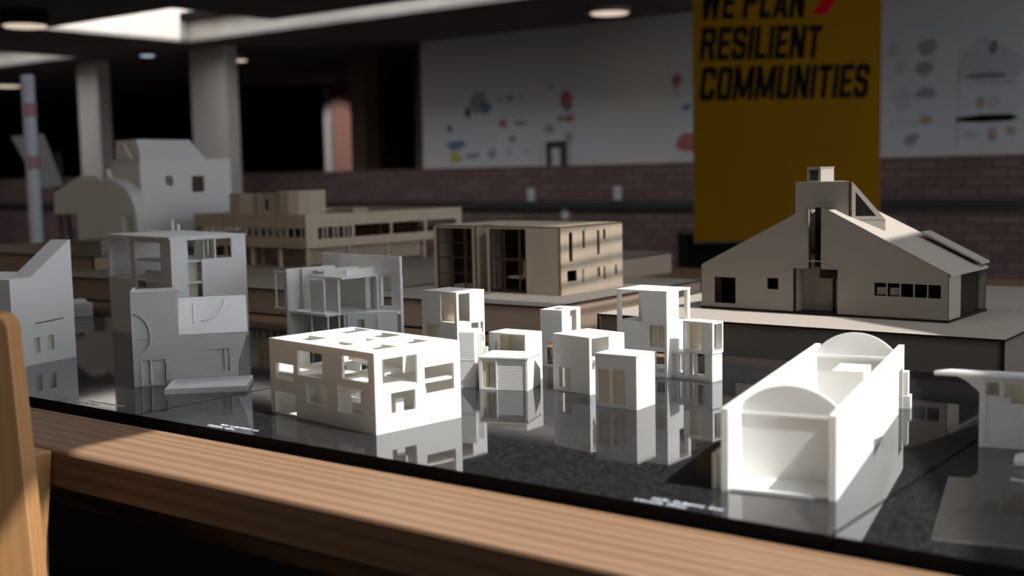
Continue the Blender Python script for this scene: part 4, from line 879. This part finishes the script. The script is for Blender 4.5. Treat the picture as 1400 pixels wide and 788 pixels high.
# yellow banner on its dark stand
def bx_(x0, y0, x1, y1): return [(x0, y0), (x1, y0), (x1, y1), (x0, y1)]
K = 0.215
def ring(open_right=False, open_top=False):
    w, c_ = 0.64, 0.10
    L = [[(c_, 0), (w - c_, 0), (w, c_), (w, 0.19), (0, 0.19), (0, c_)]]
    if not open_top: L.append([(0, 0.81), (w, 0.81), (w, 1 - c_), (w - c_, 1), (c_, 1), (0, 1 - c_)])
    L.append(bx_(0, 0.19, K, 1 if open_top else 0.81))
    if open_right: L += [bx_(w - K, 0.19, w, 0.36), bx_(w - K, 0.64, w, 0.81)]
    else: L.append(bx_(w - K, 0.19, w, 1 if open_top else 0.81))
    return L, w
def glyph(ch):
    st_ = bx_(0, 0, K, 1)
    bars = lambda w: [bx_(K, 0, w, 0.185), bx_(K, 0.81, w, 1)]
    if ch == 'I': return [st_], K
    if ch == 'L': return [st_, bx_(K, 0, 0.52, 0.19)], 0.52
    if ch == 'E': return [st_, bx_(K, 0.41, 0.50, 0.585)] + bars(0.55), 0.55
    if ch == 'T': return [bx_(0, 0.81, 0.60, 1), bx_(0.30 - K / 2, 0, 0.30 + K / 2, 0.81)], 0.60
    if ch in 'PR':
        L = [st_, bx_(K, 0.42, 0.54, 0.59), [(K, 0.81), (0.64, 0.81), (0.64, 0.90), (0.54, 1), (K, 1)], bx_(0.64 - K, 0.50, 0.64, 0.81)]
        if ch == 'R': L.append([(0.30, 0.43), (0.44, 0), (0.67, 0), (0.54, 0.50)])
        return L, 0.66
    if ch == 'C': return ring(open_right=True)
    if ch == 'O': return ring()
    if ch == 'U': return ring(open_top=True)
    if ch == 'S':
        w = 0.62
        return [[(0.1, 0), (w - 0.1, 0), (w, 0.1), (w, 0.19), (0, 0.19), (0, 0.1)], bx_(0, 0.19, K, 0.33), bx_(w - K, 0.19, w, 0.46), [(0, 0.50), (w - K, 0.36), (w, 0.44), (w, 0.52), (K, 0.66), (0, 0.60)],
                bx_(0, 0.55, K, 0.81), [(0, 0.81), (w, 0.81), (w, 0.9), (w - 0.1, 1), (0.1, 1), (0, 0.9)], bx_(w - K, 0.67, w, 0.81)], w
    if ch == 'N': return [st_, bx_(0.66 - K, 0, 0.66, 1), [(0.02, 1), (0.24, 1), (0.64, 0), (0.42, 0)]], 0.66
    if ch == 'M': return [bx_(0, 0, 0.2, 1), bx_(0.66, 0, 0.86, 1), [(0.0, 1), (0.23, 1), (0.53, 0.05), (0.33, 0.05)], [(0.63, 1), (0.86, 1), (0.53, 0.05), (0.33, 0.05)]], 0.86
    if ch == 'W': return [[(0, 1), (0.2, 1), (0.34, 0), (0.14, 0)], [(0.14, 0), (0.34, 0), (0.54, 1), (0.36, 1)], [(0.36, 1), (0.54, 1), (0.74, 0), (0.54, 0)], [(0.54, 0), (0.74, 0), (0.88, 1), (0.69, 1)]], 0.88
    if ch == 'A': return [[(0, 0), (0.21, 0), (0.42, 1), (0.22, 1)], [(0.22, 1), (0.42, 1), (0.66, 0), (0.45, 0)], bx_(0.16, 0.17, 0.5, 0.34)], 0.66
    return [], 0.22
def text_mesh(body, x0, x1, z0_, z1_, y, mat, parent, shear=0.16):
    mb = MB(); x = 0; polys = []
    for ch in body:
        L, w = glyph(ch)
        for p_ in L: polys.append([(x + q[0] + shear * q[1], q[1]) for q in p_])
        x += w + 0.075
    tot = x - 0.075 + shear
    for p_ in polys: mb.prism('y', y - 0.0012, 0.0012, [(x0 + q[0] / tot * (x1 - x0), z0_ + q[1] * (z1_ - z0_)) for q in p_])
    return part(mb, 'lettering', mat, parent)
BY = 7.0
ban = thing('yellow_banner', 'tall yellow banner with bold black slanted capitals and a red stroke', 'banner', (1.080, BY, 0), 0)
bw = 1.098
zbot = TZ - 0.122
part(MB().box(0, bw, 0, 0.004, zbot, TZ + 1.53), 'cloth', M['yellow'], ban)
text_mesh('COMMUNITIES', 0.034, 1.038, TZ + 0.700, TZ + 0.896, -0.0002, M['ink'], ban)
text_mesh('RESILIENT', 0.036, 0.758, TZ + 0.932, TZ + 1.124, -0.0002, M['ink'], ban)
text_mesh('WE PLAN', 0.042, 0.665, TZ + 1.166, TZ + 1.358, -0.0002, M['ink'], ban)
part(MB().prism('y', -0.0017, 0.0015, [(0.690, TZ + 1.183), (0.775, TZ + 1.183), (0.905, TZ + 1.36), (0.82, TZ + 1.36)]), 'red_stroke', M['redink'], ban, 'slanted red stroke')
part(MB().box(-0.01, bw + 0.01, -0.012, 0.016, TZ + 1.53, TZ + 1.56), 'top_bar', M['metal'], ban)
part(MB().box(0.0, bw, -0.006, 0.010, zbot - 0.012, zbot), 'bottom_bar', M['metal'], ban)
part(MB().box(0.30, 0.33, 0.006, 0.03, 0.0, TZ + 1.53), 'pole', M['metal'], ban)
part(MB().box(0.1, bw - 0.1, -0.15, 0.2, 0.0, 0.03), 'foot', M['metal'], ban)
o = thing('black_cabinet', 'black cabinet standing below and behind the yellow banner', 'cabinet', (1.080, BY + 0.25, 0), 0)
part(MB().box(0.0, 1.10, 0.0, 0.45, 0, zbot + 0.02), 'body', M['black'], o, bevel=0.004)
part(MB().box(0.02, 0.54, -0.015, 0.0, 0.06, zbot - 0.02), 'door', M['black'], o)
part(MB().box(0.56, 1.08, -0.015, 0.0, 0.06, zbot - 0.02), 'door', M['black'], o)

# left background: white pole, easel board, lit brick pier in the next room
o = thing('marker_pole', 'thin white pole with faded red bands at far left', 'pole', (-2.398, 6.0, 0), 0)
part(MB().tube((0, 0, 0.02), (0, 0, TZ + 0.84), 0.033, 0.033, 20), 'tube', M['tube'], o, smooth=False)
part(MB().tube((0, 0, 0), (0, 0, 0.02), 0.14, 0.13, 28), 'foot', M['metal'], o)
for z_ in (0.40, 0.66):
    part(MB().tube((0.004, -0.001, TZ + z_ - 0.03), (0.004, -0.001, TZ + z_ + 0.04), 0.0335, n=20), 'band', M['redband'], o, 'faded red band')
o = thing('easel_board', 'pale tilted board on an easel behind the white pole', 'easel', (-3.05, 8.0, 0), 0)
part(MB().prism('y', 0, 0.02, [(-0.280, TZ + 0.615), (-0.07, TZ + 0.63), (0.045, TZ + 0.285), (-0.110, TZ + 0.272)]), 'board', M['paper'], o)
part(MB().tube((0.02, 0.04, 0), (0.0, 0.04, TZ + 0.5), 0.012, n=8), 'leg', M['metal'], o)
part(MB().tube((0.12, 0.04, 0), (0.02, 0.04, TZ + 0.5), 0.012, n=8), 'leg', M['metal'], o)
part(MB().tube((0.06, 0.30, 0), (0.01, 0.05, TZ + 0.5), 0.012, n=8), 'leg', M['metal'], o)
o = tag(room(MB().box(-11.42, -11.02, 11.0, 11.3, FZ, CZ - 0.02).build('brick_pier', M['pinkbrick'])), 'lit pinkish brick pier seen through the dark opening', 'pier')
o = tag(room(MB().box(-11.70, -11.55, 11.1, 11.25, FZ, CZ - 0.02).build('pale_pier', M['paper'])), 'narrow pale upright beside the pinkish brick pier', 'pier')
lp = bpy.data.lights.new('pier_fill_spot', 'SPOT'); lp.energy = 90; lp.color = (1, 0.93, 0.86); lp.spot_size = math.radians(30); lp.shadow_soft_size = 0.1  # added unseen spot without a fixture, lights the far-room piers
lo = bpy.data.objects.new('pier_fill_spot', lp); C.objects.link(lo); lo.location = S(-10.9, 8.9, 1.5)
dv = Vector(S(-11.35, 11.0, 0.75)) - Vector(lo.location); lo.rotation_euler = dv.to_track_quat('-Z', 'Y').to_euler()

# ------------------------------------------------------------------ light
def fill_panel(s_, t_, watts, label):  # unseen fill light added for the left-facing sides, built as a panel
    o = thing('added_fill_panel', label, 'ceiling lamp', S(s_, t_, CZ), RA, 'added warm fill panels')
    part(MB().wall('z', -0.05, 0.0495, -0.62, 0.62, -0.32, 0.32, [(-0.6, 0.6, -0.3, 0.3)]), 'frame', M['concrete'], o)
    part(MB().box(-0.6, 0.6, -0.3, 0.3, -0.02, -0.012), 'diffuser', M['lampwarm'], o)
    l = bpy.data.lights.new('fill_panel_light', 'AREA'); l.shape = 'RECTANGLE'; l.size = 1.18; l.size_y = 0.58; l.energy = watts; l.color = (1, 0.84, 0.66)
    q = bpy.data.objects.new('fill_panel_light', l); C.objects.link(q); q.parent = o; q.location = (0, 0, -0.03)
fill_panel(-2.6, -2.2, 6, 'added warm fill panel, unseen behind the camera, over the left end')
fill_panel(-4.6, 0.4, 8, 'added warm fill panel, unseen beyond the left end of the table')
el = SUN_EL; az = (0.83, -0.5578)
sd = Vector((az[0] * math.cos(el), az[1] * math.cos(el), math.sin(el)))
sun = bpy.data.lights.new('sun', 'SUN'); sun.energy = 6.5; sun.angle = math.radians(0.53); sun.color = (1, 0.975, 0.94)
so = bpy.data.objects.new('sun', sun); C.objects.link(so); so.location = (3, -2, 6); so.rotation_euler = (-sd).to_track_quat('-Z', 'Y').to_euler()
w = bpy.data.worlds.new('sky'); bpy.context.scene.world = w; w.use_nodes = True
bg = w.node_tree.nodes['Background']; bg.inputs['Color'].default_value = (0.87, 0.935, 1.0, 1); bg.inputs['Strength'].default_value = 3.5

def portal(name, loc, direction, sx, sy, up='Y'):
    l = bpy.data.lights.new(name, 'AREA'); l.shape = 'RECTANGLE'; l.size = sx; l.size_y = sy; l.cycles.is_portal = True
    o = bpy.data.objects.new(name, l); C.objects.link(o); o.location = loc
    o.rotation_euler = Vector(direction).to_track_quat('-Z', 'Y').to_euler()
    return o
portal('window_portal', S(4.05, 1.8, 0.625), (-E1[0], -E1[1], 0), 6.8, 1.55)
def ceil_portal(name, s0, s1, t0, t1, z):
    o = portal(name, S((s0 + s1) / 2, (t0 + t1) / 2, z), (0, 0, -1), s1 - s0, t1 - t0)
    o.rotation_euler = (0, 0, RA)
ceil_portal('skylight_portal', -0.545 + sun_s, 0.83 + sun_s, -0.75 + sun_t, 1.35 + sun_t, CZ + 0.04)
ceil_portal('well_portal', WELL[0], WELL[1], WELL[2], WELL[3], CZ + 0.86)
ceil_portal('skylight_portal', -0.88 + sun_s, -0.575 + sun_s, 0.95 + sun_t, 1.35 + sun_t, CZ + 0.045)
ceil_portal('skylight_portal', FIN[0], FIN[1], FIN[2], FIN[3], CZ + 0.13)
ceil_portal('well_portal', ADDED_WELL[0], ADDED_WELL[1], ADDED_WELL[2], ADDED_WELL[3], CZ + 0.04)
ceil_portal('well_portal', WELL2[0], WELL2[1], WELL2[2], WELL2[3], CZ + 0.86)

# ------------------------------------------------------------------ camera
cam = bpy.data.cameras.new('camera'); co = bpy.data.objects.new('camera', cam); C.objects.link(co)
f, p, r = 1621.61, math.radians(5.51171), math.radians(1.18359)
cam.sensor_width = 36.0; cam.lens = f / 1400 * 36.0; cam.clip_start = 0.02; cam.clip_end = 200
R0 = Vector((1, 0, 0)); D0 = Vector((0, -math.sin(p), -math.cos(p))); Fw = Vector((0, math.cos(p), -math.sin(p)))
Rr = math.cos(r) * R0 + math.sin(r) * D0; Dn = -math.sin(r) * R0 + math.cos(r) * D0
mw = Matrix((( Rr.x, -Dn.x, -Fw.x, 0), (Rr.y, -Dn.y, -Fw.y, 0), (Rr.z, -Dn.z, -Fw.z, TZ + 0.30), (0, 0, 0, 1)))
co.matrix_world = mw
cam.dof.use_dof = True; cam.dof.focus_distance = 1.72; cam.dof.aperture_fstop = 4.0
sc_ = bpy.context.scene; sc_.camera = co
sc_.view_settings.view_transform = 'Standard'; sc_.view_settings.look = 'None'; sc_.view_settings.gamma = 1; sc_.view_settings.exposure = 0.0
sc_.view_settings.use_curve_mapping = False
sc_.cycles.max_bounces = 10; sc_.cycles.diffuse_bounces = 6; sc_.cycles.transmission_bounces = 6
sc_.cycles.use_denoising = True
sc_.cycles.sample_clamp_indirect = 6.0
